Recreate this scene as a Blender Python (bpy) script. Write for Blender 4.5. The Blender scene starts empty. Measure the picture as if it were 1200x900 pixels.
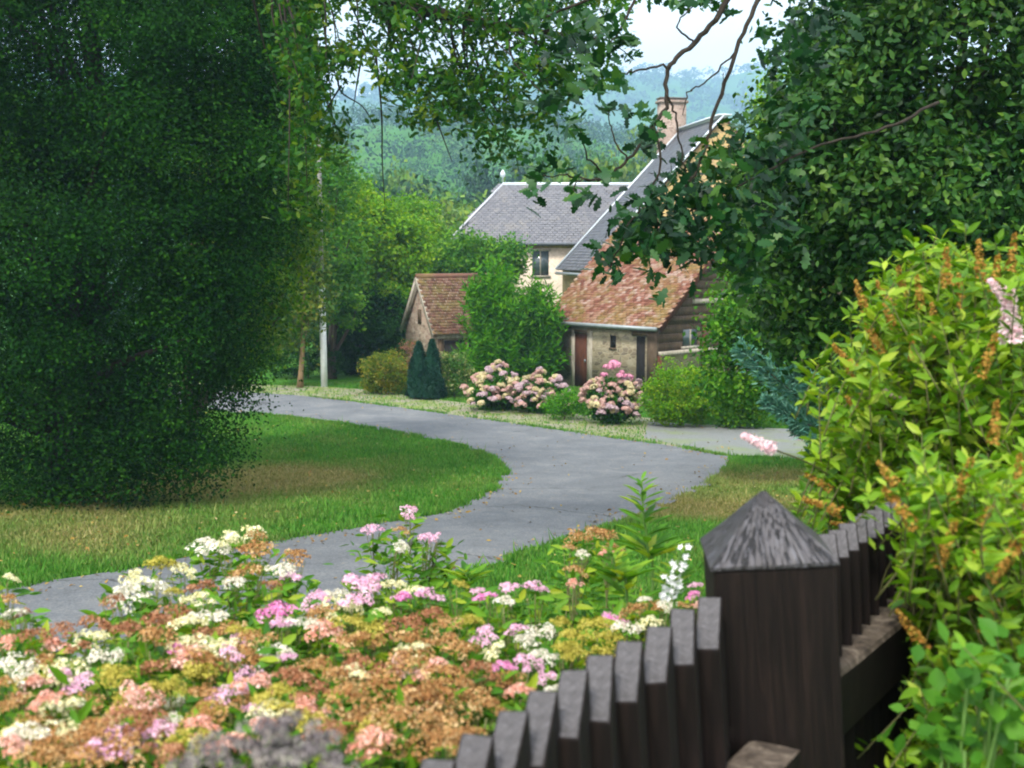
import bpy, bmesh, math
import numpy as np
from mathutils import Vector, Matrix, geometry

sc = bpy.context.scene
COL = sc.collection
rng = np.random.default_rng(11)
R = math.radians

# ------------------------------------------------------------ camera model
FPX = 1400.0
PITCH = math.atan(150.0 / FPX)
CP, SP = math.cos(PITCH), math.sin(PITCH)

def P(u, v, D):
    a = (450.0 - v) / FPX
    d = np.array([(u - 600.0) / FPX, CP + SP * a, -SP + CP * a])
    return d * (D / d[1])

KY = np.array([-60, -10, 0, 2, 4, 7, 10, 13, 15.4, 19, 23.6, 28, 32, 40, 60, 80, 120, 170, 230, 320, 520, 650, 800, 1100, 1700, 2100, 2600], float)
KZ = np.array([-1.6, -1.6, -1.65, -1.65, -2.0, -2.8, -3.35, -3.65, -3.8, -4.05, -4.35, -4.58, -4.7, -4.75, -5.1, -7, -13, -15, -10, 6, 46, 56, 46, 60, 212, 292, 230], float)

def gz(x, y):
    # smooth (hermite) interpolation of the terrain profile plus far undulation
    x = np.asarray(x, float); y = np.asarray(y, float)
    m = np.gradient(KZ, KY)
    i = np.clip(np.searchsorted(KY, y) - 1, 0, len(KY) - 2)
    h = KY[i + 1] - KY[i]
    t = np.clip((y - KY[i]) / h, 0, 1)
    z = (2*t**3 - 3*t**2 + 1) * KZ[i] + (t**3 - 2*t**2 + t) * h * m[i] + (-2*t**3 + 3*t**2) * KZ[i+1] + (t**3 - t**2) * h * m[i+1]
    far = np.clip((y - 90) / 300, 0, 1)
    z = z + far * (1 + np.clip((y - 900) / 900, 0, 1) * 1.2) * (7 * np.sin(x / 60 + y / 140) + 5 * np.sin(x / 33 + 1.3) + 9 * np.sin(x / 170 + y / 300 + .5))
    return z

def G(u, v):
    p = P(u, v, 1.0)
    lo, hi = 1.0, 85.0
    ys = np.linspace(lo, hi, 2500)
    d = p[2] * ys - gz(p[0] * ys, ys)
    k = np.argmax(d < 0)
    y = ys[k] if d.min() < 0 else hi
    return np.array([p[0] * y, y, float(gz(p[0] * y, y))])

# ------------------------------------------------------------ materials
MATS = {}
class NT:
    def __init__(s, name):
        s.m = bpy.data.materials.new(name); s.m.use_nodes = True
        s.t = s.m.node_tree; s.t.nodes.clear()
        s.out = s.t.nodes.new('ShaderNodeOutputMaterial')
    def n(s, typ, **kw):
        nd = s.t.nodes.new(typ)
        for k, v in kw.items():
            if k.startswith('i_'):
                key = k[2:].replace('_', ' ')
                nd.inputs[key].default_value = v
            else: setattr(nd, k, v)
        return nd
    def l(s, a, b): s.t.links.new(a, b)
    def ramp(s, fac, stops, interp='LINEAR'):
        r = s.n('ShaderNodeValToRGB'); r.color_ramp.interpolation = interp
        e = r.color_ramp.elements
        while len(e) < len(stops): e.new(0.5)
        for el, (p, c) in zip(e, stops):
            el.position = p; el.color = (*c, 1) if len(c) == 3 else c
        if fac is not None: s.l(fac, r.inputs[0])
        return r
    def noise(s, scale, detail=4, rough=.55, vec=None, dist=0):
        nd = s.n('ShaderNodeTexNoise'); nd.inputs['Scale'].default_value = scale
        nd.inputs['Detail'].default_value = detail; nd.inputs['Roughness'].default_value = rough
        nd.inputs['Distortion'].default_value = dist
        if vec is not None: s.l(vec, nd.inputs['Vector'])
        return nd
    def mix(s, fac, a, b, blend='MIX'):
        m = s.n('ShaderNodeMix', data_type='RGBA', blend_type=blend)
        for src, idx in ((fac, 0), (a, 6), (b, 7)):
            if hasattr(src, 'is_output'): s.l(src, m.inputs[idx])
            else: m.inputs[idx].default_value = src if idx == 0 else (*src, 1)
        return m.outputs[2]
    def math(s, op, a, b=None, c=None):
        m = s.n('ShaderNodeMath', operation=op)
        for i, x in enumerate((a, b, c)):
            if x is None: continue
            if hasattr(x, 'is_output'): s.l(x, m.inputs[i])
            else: m.inputs[i].default_value = x
        return m.outputs[0]

def pos(nt):
    return nt.n('ShaderNodeNewGeometry').outputs['Position']
def objc(nt):
    return nt.n('ShaderNodeTexCoord').outputs['Object']
def mapping(nt, vec, scale, rot=(0, 0, 0)):
    m = nt.n('ShaderNodeMapping'); nt.l(vec, m.inputs[0])
    m.inputs['Scale'].default_value = scale; m.inputs['Rotation'].default_value = rot
    return m.outputs[0]
def principled(nt, col, rough=.8, spec=.3, bump=None, bstr=.3, bdist=.02, metal=0):
    b = nt.n('ShaderNodeBsdfPrincipled')
    if hasattr(col, 'is_output'): nt.l(col, b.inputs['Base Color'])
    else: b.inputs['Base Color'].default_value = (*col, 1)
    if hasattr(rough, 'is_output'): nt.l(rough, b.inputs['Roughness'])
    else: b.inputs['Roughness'].default_value = rough
    b.inputs['Specular IOR Level'].default_value = spec
    b.inputs['Metallic'].default_value = metal
    if bump is not None:
        bp = nt.n('ShaderNodeBump'); bp.inputs['Strength'].default_value = bstr; bp.inputs['Distance'].default_value = bdist
        nt.l(bump, bp.inputs['Height']); nt.l(bp.outputs[0], b.inputs['Normal'])
    nt.l(b.outputs[0], nt.out.inputs[0])
    return b

def leaf_mat(name, cols, trans=.35, spec=.12, rough=.45, tcol=None, noise_s=.8, nvar=.35):
    """cols: 3 or 4 colours over the per-leaf random attribute; 'cl' shifts whole clumps."""
    if name in MATS: return MATS[name]
    nt = NT(name)
    a = nt.n('ShaderNodeAttribute', attribute_name='rnd').outputs['Fac']
    c = nt.n('ShaderNodeAttribute', attribute_name='cl').outputs['Fac']
    f = nt.math('ADD', nt.math('MULTIPLY', a, .55), nt.math('MULTIPLY', c, .45))
    k = len(cols)
    r = nt.ramp(f, [(.12 + .76 * i / (k - 1), cc) for i, cc in enumerate(cols)])
    nz = nt.noise(noise_s, 2, .5, pos(nt))
    hv = nt.n('ShaderNodeHueSaturation')
    nt.l(r.outputs[0], hv.inputs['Color']); hv.inputs['Saturation'].default_value = 1.1 if trans != .25 else 1.0
    nt.l(nt.math('ADD', nt.math('MULTIPLY', nz.outputs[0], nvar * 2), 1 - nvar), hv.inputs['Value'])
    b = nt.n('ShaderNodeBsdfPrincipled')
    nt.l(hv.outputs[0], b.inputs['Base Color']); b.inputs['Roughness'].default_value = rough
    b.inputs['Specular IOR Level'].default_value = min(spec, .2)
    t = nt.n('ShaderNodeBsdfTranslucent')
    mx = nt.mix(1.0, hv.outputs[0], tcol or (1.3, 1.25, .55), 'MULTIPLY')
    nt.l(mx, t.inputs['Color'])
    ms = nt.n('ShaderNodeMixShader'); ms.inputs[0].default_value = trans
    nt.l(b.outputs[0], ms.inputs[1]); nt.l(t.outputs[0], ms.inputs[2])
    nt.l(ms.outputs[0], nt.out.inputs[0])
    MATS[name] = nt.m
    return nt.m

def plain(name, col, rough=.7, spec=.3, nscale=8, var=.25, bump=.2, metal=0, bdist=.01):
    if name in MATS: return MATS[name]
    nt = NT(name)
    nz = nt.noise(nscale, 6, .6, objc(nt))
    lo = tuple(c * (1 - var) for c in col); hi = tuple(min(1, c * (1 + var)) for c in col)
    r = nt.ramp(nz.outputs[0], [(.3, lo), (.7, hi)])
    principled(nt, r.outputs[0], rough, spec, nz.outputs[0], bump, bdist, metal)
    MATS[name] = nt.m
    return nt.m

def bark_mat(name, col, scale=6):
    if name in MATS: return MATS[name]
    nt = NT(name)
    v = mapping(nt, objc(nt), (scale * 2, scale * 2, scale * .35))
    nz = nt.noise(1.5, 8, .65, v, 1.0)
    r = nt.ramp(nz.outputs[0], [(.3, tuple(c * .45 for c in col)), (.55, col), (.8, tuple(c * 1.5 for c in col))])
    principled(nt, r.outputs[0], .9, .15, nz.outputs[0], .6, .03)
    MATS[name] = nt.m
    return nt.m

def tile_mat(name, cols, moss=None, mossamt=.5, rough=.8, spec=.2):
    if name in MATS: return MATS[name]
    nt = NT(name)
    a = nt.n('ShaderNodeAttribute', attribute_name='rnd').outputs['Fac']
    k = len(cols)
    r = nt.ramp(a, [(.02 + .94 * i / (k - 1), cc) for i, cc in enumerate(cols)])
    n1 = nt.noise(9, 5, .6, pos(nt))
    c1 = nt.mix(nt.math('MULTIPLY', n1.outputs[0], .6), r.outputs[0], tuple(c * .45 for c in cols[0]))
    if moss:
        n2 = nt.noise(1.1, 5, .7, pos(nt), .6)
        mk_ = nt.ramp(n2.outputs[0], [(.5 - .16 * mossamt, (0, 0, 0)), (.66 - .1 * mossamt, (1, 1, 1))])
        n3 = nt.noise(6, 3, .5, pos(nt))
        mc = nt.ramp(n3.outputs[0], [(.35, moss[0]), (.65, moss[1])])
        c1 = nt.mix(nt.math('MULTIPLY', mk_.outputs[0], .75), c1, mc.outputs[0])
    principled(nt, c1, rough, spec, n1.outputs[0], .4, .01)
    MATS[name] = nt.m
    return nt.m

def stone_mat(name, cols, scale=3.2, mortar=(.42, .37, .28), plaster=0.5):
    if name in MATS: return MATS[name]
    nt = NT(name)
    v = mapping(nt, objc(nt), (1, 1, 1.7))
    vd = nt.n('ShaderNodeTexVoronoi', feature='DISTANCE_TO_EDGE'); vd.inputs['Scale'].default_value = scale; nt.l(v, vd.inputs[0])
    vc = nt.n('ShaderNodeTexVoronoi'); vc.inputs['Scale'].default_value = scale; nt.l(v, vc.inputs[0])
    sep = nt.n('ShaderNodeSeparateColor'); nt.l(vc.outputs['Color'], sep.inputs[0])
    k = len(cols)
    r = nt.ramp(sep.outputs[0], [(i / (k - 1), c) for i, c in enumerate(cols)])
    edge = nt.ramp(vd.outputs['Distance'], [(.02, (0, 0, 0)), (.09, (1, 1, 1))])
    c1 = nt.mix(edge.outputs[0], mortar, r.outputs[0])
    n1 = nt.noise(1.1, 5, .65, objc(nt), .4)
    pm = nt.ramp(n1.outputs[0], [(.62 - .25 * plaster, (0, 0, 0)), (.7 - .25 * plaster, (1, 1, 1))])
    n2 = nt.noise(5, 6, .7, objc(nt))
    pc = nt.ramp(n2.outputs[0], [(.25, tuple(c * .6 for c in mortar)), (.5, mortar), (.75, tuple(min(1, c * 1.3) for c in mortar))])
    c2 = nt.mix(pm.outputs[0], c1, pc.outputs[0])
    n3 = nt.noise(14, 5, .7, objc(nt))
    c3 = nt.mix(nt.math('MULTIPLY', nt.ramp(n3.outputs[0], [(.55, (0, 0, 0)), (.75, (1, 1, 1))]).outputs[0], .5), c2, (.12, .09, .05))
    h = nt.math('ADD', nt.math('MULTIPLY', edge.outputs[0], .6), n3.outputs[0])
    principled(nt, c3, .92, .1, h, .6, .03)
    MATS[name] = nt.m
    return nt.m

# ------------------------------------------------------------ mesh helpers
def props(o, label=None, cat=None, group=None, kind=None):
    if label: o['label'] = label
    if cat: o['category'] = cat
    if group: o['group'] = group
    if kind: o['kind'] = kind
    return o

def thing(name, loc, label, cat, group=None):
    o = bpy.data.objects.new(name, None); COL.objects.link(o)
    o.empty_display_size = .2
    o.location = tuple(float(c) for c in loc)
    props(o, label, cat, group)
    return o

def mesh_from(name, V, F, attrs=None, smooth=False):
    V = np.ascontiguousarray(V, dtype=np.float32); F = np.ascontiguousarray(F, dtype=np.int32)
    me = bpy.data.meshes.new(name)
    me.vertices.add(len(V)); me.vertices.foreach_set('co', V.ravel())
    me.loops.add(F.size); me.loops.foreach_set('vertex_index', F.ravel())
    me.polygons.add(len(F)); me.polygons.foreach_set('loop_start', np.arange(0, F.size, F.shape[1], dtype=np.int32))
    if smooth: me.polygons.foreach_set('use_smooth', np.ones(len(F), dtype=bool))
    me.update(calc_edges=True)
    me.validate()
    for k, (dom, arr) in (attrs or {}).items():
        a = me.attributes.new(k, 'FLOAT', dom)
        a.data.foreach_set('value', np.ascontiguousarray(arr, dtype=np.float32))
    return me

def part(name, V, F, mat, root=None, attrs=None, smooth=False, kind=None):
    V = np.asarray(V, float)
    if root is not None:
        V = V - np.array(root.location[:])
    me = mesh_from(name, V, F, attrs, smooth)
    me.materials.append(mat)
    o = bpy.data.objects.new(name, me); COL.objects.link(o)
    if root is not None: o.parent = root
    if kind: o['kind'] = kind
    return o

def combine(parts):
    Vs, Fs, n = [], [], 0
    for V, F in parts:
        Vs.append(np.asarray(V, float)); Fs.append(np.asarray(F, int) + n); n += len(V)
    return np.concatenate(Vs), np.concatenate(Fs)

def tube(pts, radii, sides=7, cap=True):
    pts = np.asarray(pts, float); n = len(pts)
    radii = np.broadcast_to(np.asarray(radii, float), (n,))
    tan = np.gradient(pts, axis=0); tan /= np.linalg.norm(tan, axis=1)[:, None] + 1e-9
    ref = np.array([0, 0, 1.0]) if abs(tan[0][2]) < .9 else np.array([1.0, 0, 0])
    V = []
    a = np.linspace(0, 2 * np.pi, sides, endpoint=False)
    for i in range(n):
        x = np.cross(tan[i], ref); x /= np.linalg.norm(x) + 1e-9
        y = np.cross(tan[i], x)
        V.append(pts[i] + radii[i] * (np.cos(a)[:, None] * x + np.sin(a)[:, None] * y))
    V = np.concatenate(V)
    F = []
    for i in range(n - 1):
        for j in range(sides):
            k = (j + 1) % sides
            p, q, r_, s = i*sides+j, i*sides+k, (i+1)*sides+k, (i+1)*sides+j
            F += [(p, q, r_), (p, r_, s)]
    if cap:
        V = np.concatenate([V, pts[:1], pts[-1:]]); c0, c1 = n*sides, n*sides+1
        for j in range(sides):
            k = (j + 1) % sides
            F += [(c0, k, j), (c1, (n-1)*sides+j, (n-1)*sides+k)]
    return V, np.array(F)

def curve(pts, n=12):
    """catmull-rom"""
    pts = np.asarray(pts, float)
    if len(pts) < 3: 
        t = np.linspace(0, 1, n)[:, None]; return pts[0] * (1 - t) + pts[-1] * t
    P_ = np.vstack([2*pts[0]-pts[1], pts, 2*pts[-1]-pts[-2]])
    out = []
    for i in range(1, len(P_) - 2):
        for t in np.linspace(0, 1, n, endpoint=False):
            a, b, c, d = P_[i-1:i+3]
            out.append(.5*((2*b)+(-a+c)*t+(2*a-5*b+4*c-d)*t*t+(-a+3*b-3*c+d)*t**3))
    out.append(pts[-1])
    return np.array(out)

def boxf(M, lo, hi):
    """box in the frame M=(origin, ex, ey, ez)"""
    o, ex, ey, ez = M
    V = []
    for z in (lo[2], hi[2]):
        for x, y in ((lo[0], lo[1]), (hi[0], lo[1]), (hi[0], hi[1]), (lo[0], hi[1])):
            V.append(o + ex * x + ey * y + ez * z)
    Q = [(3,2,1,0),(4,5,6,7),(0,1,5,4),(1,2,6,5),(2,3,7,6),(3,0,4,7)]
    F = []
    for a, b, c, d in Q: F += [(a, b, c), (a, c, d)]
    return np.array(V), np.array(F)

def frame(o, ang):
    ex = np.array([math.cos(ang), math.sin(ang), 0]); ey = np.array([-math.sin(ang), math.cos(ang), 0])
    return (np.array(o, float), ex, ey, np.array([0, 0, 1.0]))

def inst(T, TF, posn, nrm, size, spin=None, axis=None, rg=rng):
    """template T (k,3) with faces TF placed at posn, template z -> nrm, template y -> axis (projected) or random"""
    n = len(posn)
    nrm = nrm / (np.linalg.norm(nrm, axis=1)[:, None] + 1e-9)
    if axis is None: axis = rg.normal(size=(n, 3))
    y = axis - (axis * nrm).sum(1)[:, None] * nrm
    y /= np.linalg.norm(y, axis=1)[:, None] + 1e-9
    x = np.cross(y, nrm)
    size = np.broadcast_to(np.asarray(size, float), (n,))
    V = (T[None, :, 0, None] * x[:, None] + T[None, :, 1, None] * y[:, None] + T[None, :, 2, None] * nrm[:, None]) * size[:, None, None] + posn[:, None]
    F = TF[None] + (np.arange(n) * len(T))[:, None, None]
    return V.reshape(-1, 3), F.reshape(-1, TF.shape[1])

LEAF = np.array([[0, -.5, 0], [.27, -.08, .05], [.2, .2, .03], [0, .5, -.04], [-.2, .2, .03], [-.27, -.08, .05]])
LEAFF = np.array([[0, 1, 2], [0, 2, 3], [0, 3, 4], [0, 4, 5]])
RHOMB = np.array([[0, -.5, 0], [.33, 0, .06], [0, .5, 0], [-.33, 0, .06]])
RHOMBF = np.array([[0, 1, 2], [0, 2, 3]])
LANCE = np.array([[0, 0, 0], [.12, .35, .03], [.09, .7, .02], [0, 1, -.06], [-.09, .7, .02], [-.12, .35, .03]])
LANCEF = LEAFF
_o = [(0, 0), (.04, .12), (.16, .2), (.1, .3), (.24, .42), (.14, .5), (.27, .66), (.14, .74), (.14, .9), (0, 1)]
OAK = np.array([[x, y - .5, .12 * abs(x) - .1 * (y - .5) ** 2] for x, y in _o] + [[-x, y - .5, .12 * abs(x) - .1 * (y - .5) ** 2] for x, y in _o[1:-1]])
OAKF = []
for i in range(1, 8):
    OAKF += [[0, i, i + 1]]
OAKF += [[0, 8, 9]]
for i in range(10, 17): OAKF += [[0, i + 1, i]]
OAKF += [[0, 9, 17]]
# spine-based fan is fine only for a shallow lobe: use ladder quads instead
OAKF = []
for i in range(0, 8):
    a, b = i, i + 1
    am = 0 if i == 0 else 9 + i
    bm = 9 + i + 1
    if i == 0: OAKF += [[0, 1, bm]]
    else: OAKF += [[a, b, am], [b, bm, am]]
OAKF += [[8, 9, 17]]
OAKF = np.array(OAKF)
NEEDLE = np.array([[-.05, 0, 0], [.05, 0, 0], [0, 1, 0], [0, .4, .08]])
NEEDLEF = np.array([[0, 1, 2], [0, 3, 2]])

def clumps(blobs, n, shell=.45, rg=rng, squash=1.0):
    """points inside ellipsoid blobs [(cx,cy,cz,rx,ry,rz)], biased to the shell; returns pos and outward dir"""
    B = np.array(blobs, float)
    w = (B[:, 3] * B[:, 4] * B[:, 5]) ** (2 / 3.); w /= w.sum()
    k = rg.choice(len(B), n, p=w)
    d = rg.normal(size=(n, 3)); d /= np.linalg.norm(d, axis=1)[:, None]
    r = shell + (1 - shell) * rg.random(n) ** .6
    p = B[k, :3] + d * B[k, 3:] * r[:, None]
    return p, d

def leaves(cp, cd, per, cr, rg=rng, up=.5, out=.5, rand=.8, zs=.7):
    n = len(cp)
    idx = np.repeat(np.arange(n), per)
    sz = (.6 + .8 * rg.random(n))[idx]
    off = rg.normal(size=(len(idx), 3)) * cr * .55 * sz[:, None]; off[:, 2] *= zs
    p = cp[idx] + off
    nr = cd[idx] * out + rg.normal(size=p.shape) * rand; nr[:, 2] += up
    cl = rg.random(n)[idx]
    return p, nr, cl

def leaf_part(name, p, nr, cl, size, mat, root, T=LEAF, TF=LEAFF, axis=None, rg=rng, kind=None):
    n = len(p)
    s = size * (.65 + .7 * rg.random(n))
    V, F = inst(T, TF, p, nr, s, axis=axis, rg=rg)
    rr = np.repeat(rg.random(n), len(TF)); cc = np.repeat(cl, len(TF))
    return part(name, V, F, mat, root, {'rnd': ('FACE', rr), 'cl': ('FACE', cc)}, kind=kind)

def limbs(base, top, blobs_pts, r0, rg=rng, sides=7, lean=0):
    """trunk from base to top with limbs to points"""
    base, top = np.array(base, float), np.array(top, float)
    mid = (base + top) / 2 + rg.normal(size=3) * .03 * np.linalg.norm(top - base)
    tr = curve([base, mid, top], 6)
    H = np.linspace(0, 1, len(tr))
    rad = r0 * (1.15 - .95 * H); rad[0] *= 1.35
    out = [tube(tr, rad, sides + 2)]
    for q in blobs_pts:
        t = np.clip((q[2] - base[2]) / (top[2] - base[2] + 1e-6) - .25 - .2 * rg.random(), .12, .92)
        k = int(t * (len(tr) - 1)); s = tr[k]
        m = s * .5 + q * .5; m[2] += .08 * np.linalg.norm(q - s); m = m + rg.normal(size=3) * .05 * np.linalg.norm(q - s)
        c = curve([s, m, q], 4)
        out.append(tube(c, np.linspace(rad[k] * .5, r0 * .05, len(c)), 5))
    return combine(out)

def tree(name, base, blobs, label, cat, lm, bm, n=300, per=60, cr=.5, ls=.1, r0=.15, group=None, top=None, nl=14, T=LEAF, TF=LEAFF, shell=.45, seed=1, up=.5, crown='crown', nr_=.8):
    rg = np.random.default_rng(seed)
    t = thing(name, base, label, cat, group)
    cp, cd = clumps(blobs, n, shell, rg)
    cp[:, 2] = np.maximum(cp[:, 2], base[2] + .15)
    p, nr, cl = leaves(cp, cd, per, cr, rg, up=up, rand=nr_)
    p[:, 2] = np.maximum(p[:, 2], base[2] + .03)
    leaf_part(crown, p, nr, cl, ls, lm, t, T, TF, rg=rg)
    B = np.array(blobs)
    if top is None:
        k = np.argmax(B[:, 2]); top = (B[k, 0] * .5 + base[0] * .5, B[k, 1], B[k, 2])
    if nl:
        V, F = limbs(base, top, cp[rg.choice(len(cp), min(nl, len(cp)), replace=False)], r0, rg)
        part('trunk', V, F, bm, t, smooth=True)
    return t

def copy_thing(root, loc, rz=0, label=None, scale=None, group=None):
    r = root.copy(); COL.objects.link(r); r.location = tuple(float(c) for c in loc); r.rotation_euler = (0, 0, rz)
    if scale: r.scale = (scale,) * 3 if np.isscalar(scale) else scale
    if label: r['label'] = label
    if group: r['group'] = group
    for ch in list(root.children):
        c = ch.copy(); COL.objects.link(c); c.parent = r
        for g in list(ch.children):
            d = g.copy(); COL.objects.link(d); d.parent = c
    return r

# ------------------------------------------------------------ world, sun, camera
SUN_EL, SUN_AZ = R(52), R(-155)      # azimuth measured from +Y towards +X: behind the camera, to its left
w = bpy.data.worlds.new('World'); sc.world = w; w.use_nodes = True
nt = w.node_tree; nt.nodes.clear()
out = nt.nodes.new('ShaderNodeOutputWorld'); bg = nt.nodes.new('ShaderNodeBackground')
sky = nt.nodes.new('ShaderNodeTexSky'); sky.sky_type = 'NISHITA'; sky.sun_disc = False
sky.sun_elevation = SUN_EL; sky.sun_rotation = SUN_AZ; sky.dust_density = 3.0; sky.air_density = 1.2; sky.altitude = 200
tc = nt.nodes.new('ShaderNodeTexCoord'); cn = nt.nodes.new('ShaderNodeTexNoise')
cn.inputs['Scale'].default_value = 2.2; cn.inputs['Detail'].default_value = 6
mp = nt.nodes.new('ShaderNodeMapping'); mp.inputs['Scale'].default_value = (1, 1, 2.5)
nt.links.new(tc.outputs['Generated'], mp.inputs[0]); nt.links.new(mp.outputs[0], cn.inputs[0])
cr_ = nt.nodes.new('ShaderNodeValToRGB'); cr_.color_ramp.elements[0].position = .25; cr_.color_ramp.elements[0].color = (.6, .6, .6, 1)
cr_.color_ramp.elements[1].position = .55; cr_.color_ramp.elements[1].color = (1, 1, 1, 1)
nt.links.new(cn.outputs[0], cr_.inputs[0])
mx = nt.nodes.new('ShaderNodeMix'); mx.data_type = 'RGBA'
nt.links.new(cr_.outputs[0], mx.inputs[0]); nt.links.new(sky.outputs[0], mx.inputs[6]); mx.inputs[7].default_value = (11.0, 11.2, 11.3, 1)
nt.links.new(mx.outputs[2], bg.inputs[0]); bg.inputs[1].default_value = .12
nt.links.new(bg.outputs[0], out.inputs[0])

sl = bpy.data.lights.new('sun', 'SUN'); sl.energy = 2.5; sl.angle = R(10); sl.color = (1, .95, .86)
so = bpy.data.objects.new('sun', sl); COL.objects.link(so)
sd = Vector((math.sin(SUN_AZ) * math.cos(SUN_EL), math.cos(SUN_AZ) * math.cos(SUN_EL), math.sin(SUN_EL)))
so.rotation_euler = sd.to_track_quat('Z', 'Y').to_euler(); so.location = sd * 50

cam = bpy.data.cameras.new('camera'); co = bpy.data.objects.new('camera', cam); COL.objects.link(co); sc.camera = co
cam.sensor_width = 36; cam.lens = 36 * FPX / 1200; cam.clip_start = .05; cam.clip_end = 6000
co.location = (0, 0, 0); co.rotation_euler = (R(90) - PITCH, 0, 0)
cam.dof.use_dof = True; cam.dof.focus_distance = 9.0; cam.dof.aperture_fstop = 6.5
sc.view_settings.view_transform = 'Standard'; sc.view_settings.look = 'None'; sc.view_settings.gamma = 1
sc.view_settings.exposure = .95
sc.render.engine = 'CYCLES'
cy = sc.cycles; cy.max_bounces = 8; cy.transparent_max_bounces = 8; cy.volume_bounces = 2; cy.diffuse_bounces = 4; cy.glossy_bounces = 2
cy.filter_width = 2.0; cy.use_denoising = True
cy.caustics_reflective = False; cy.caustics_refractive = False

# ------------------------------------------------------------ setting
def dry_at(x, y):
    f = np.zeros_like(x)
    for (u, v, ru, a) in ((270, 560, 2.6, 1.0), (210, 575, 2.0, .9), (330, 560, 2.2, .6), (60, 605, 2.5, .8), (120, 640, 1.6, .6),
                          (860, 590, 2.2, .8), (900, 560, 1.8, .6), (820, 600, 1.5, .7), (930, 560, 1.6, .4)):
        g = G(u, v)
        f = f + a * np.exp(-(((x - g[0]) / ru) ** 2 + ((y - g[1]) / (ru * .8)) ** 2))
    f = f + .35 * np.sin(x * 1.9 + 1.1 * np.sin(y * 1.3)) * np.sin(y * 1.1 + x * .7) * .6
    return np.clip(f, 0, 1)

def grassy(nt_, dry, nz_fine, nz_mid):
    green = nt_.ramp(nz_mid, [(.3, (.025, .1, .008)), (.5, (.045, .16, .012)), (.72, (.09, .22, .025))])
    yel = nt_.ramp(nz_fine, [(.3, (.13, .13, .03)), (.6, (.24, .2, .07)), (.8, (.3, .24, .11))])
    return nt_.mix(dry, green.outputs[0], yel.outputs[0])

def terrain():
    ys = np.unique(np.concatenate([np.arange(-30, 50, .5), np.arange(50, 120, 3), np.arange(120, 2601, 14)]))
    xs = np.unique(np.concatenate([np.arange(-1300, -60, 20), np.arange(-60, -20, 4), np.arange(-20, 20, .5), np.arange(20, 60, 4), np.arange(60, 1301, 20)]))
    X, Y = np.meshgrid(xs, ys)
    Z = gz(X, Y)
    V = np.stack([X, Y, Z], -1).reshape(-1, 3)
    nx, ny = len(xs), len(ys)
    i = np.arange(nx * ny).reshape(ny, nx)
    a, b, c, d = i[:-1, :-1].ravel(), i[:-1, 1:].ravel(), i[1:, 1:].ravel(), i[1:, :-1].ravel()
    F = np.stack([a, b, c, d], 1)
    nt_ = NT('grass ground')
    p = pos(nt_)
    nf = nt_.noise(24, 6, .7, p); nm = nt_.noise(.9, 5, .65, p, .4)
    dry = nt_.n('ShaderNodeAttribute', attribute_name='dry').outputs['Fac']
    dd = nt_.math('MULTIPLY', dry, nt_.ramp(nf.outputs[0], [(.35, (.35,)*3), (.6, (1,)*3)]).outputs[0])
    c = grassy(nt_, dd, nf.outputs[0], nm.outputs[0])
    principled(nt_, c, .95, .05, nf.outputs[0], .8, .06)
    o = part('ground', V, F, nt_.m, None, {'dry': ('POINT', dry_at(V[:, 0], V[:, 1]))}, smooth=True, kind='structure')
    return o
terrain()

def inpoly(x, y, poly):
    poly = np.asarray(poly); n = len(poly); c = np.zeros(len(x), bool)
    j = n - 1
    for i in range(n):
        xi, yi = poly[i][:2]; xj, yj = poly[j][:2]
        if yi != yj:
            m = ((yi > y) != (yj > y)) & (x < (xj - xi) * (y - yi) / (yj - yi) + xi)
            c ^= m
        j = i
    return c

def sheet(name, px, mat, h, step=.5, closed_n=6, jit=0.0, attrs=None):
    pts = curve(px, closed_n) if closed_n > 1 else np.array(px, float)
    g = np.array([G(u, v)[:2] for u, v in pts])
    if jit: g = g + rng.normal(size=g.shape) * jit
    xs = np.arange(g[:, 0].min(), g[:, 0].max(), step); ys = np.arange(g[:, 1].min(), g[:, 1].max(), step)
    X, Y = np.meshgrid(xs, ys); X = X.ravel(); Y = Y.ravel()
    m = inpoly(X, Y, g); ip = np.stack([X[m], Y[m]], 1)
    allp = np.concatenate([g, ip])
    edges = [(i, (i + 1) % len(g)) for i in range(len(g))]
    v, e, f, *_ = geometry.delaunay_2d_cdt([Vector(p) for p in allp], edges, [], 1, 1e-5)
    v = np.array([tuple(q) for q in v])
    z = gz(v[:, 0], v[:, 1]) + h
    V = np.column_stack([v, z]); F = []
    for q in f:
        if len(q) == 3: F.append(q)
        else:
            for k in range(1, len(q) - 1): F.append((q[0], q[k], q[k + 1]))
    F = np.array(F)
    a, b, c = V[F[:, 0]], V[F[:, 1]], V[F[:, 2]]
    nz_ = np.cross(b - a, c - a)[:, 2]
    F[nz_ < 0] = F[nz_ < 0][:, ::-1]
    o = part(name, V, F, mat, None, kind='structure', smooth=True)
    return o, g

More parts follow.
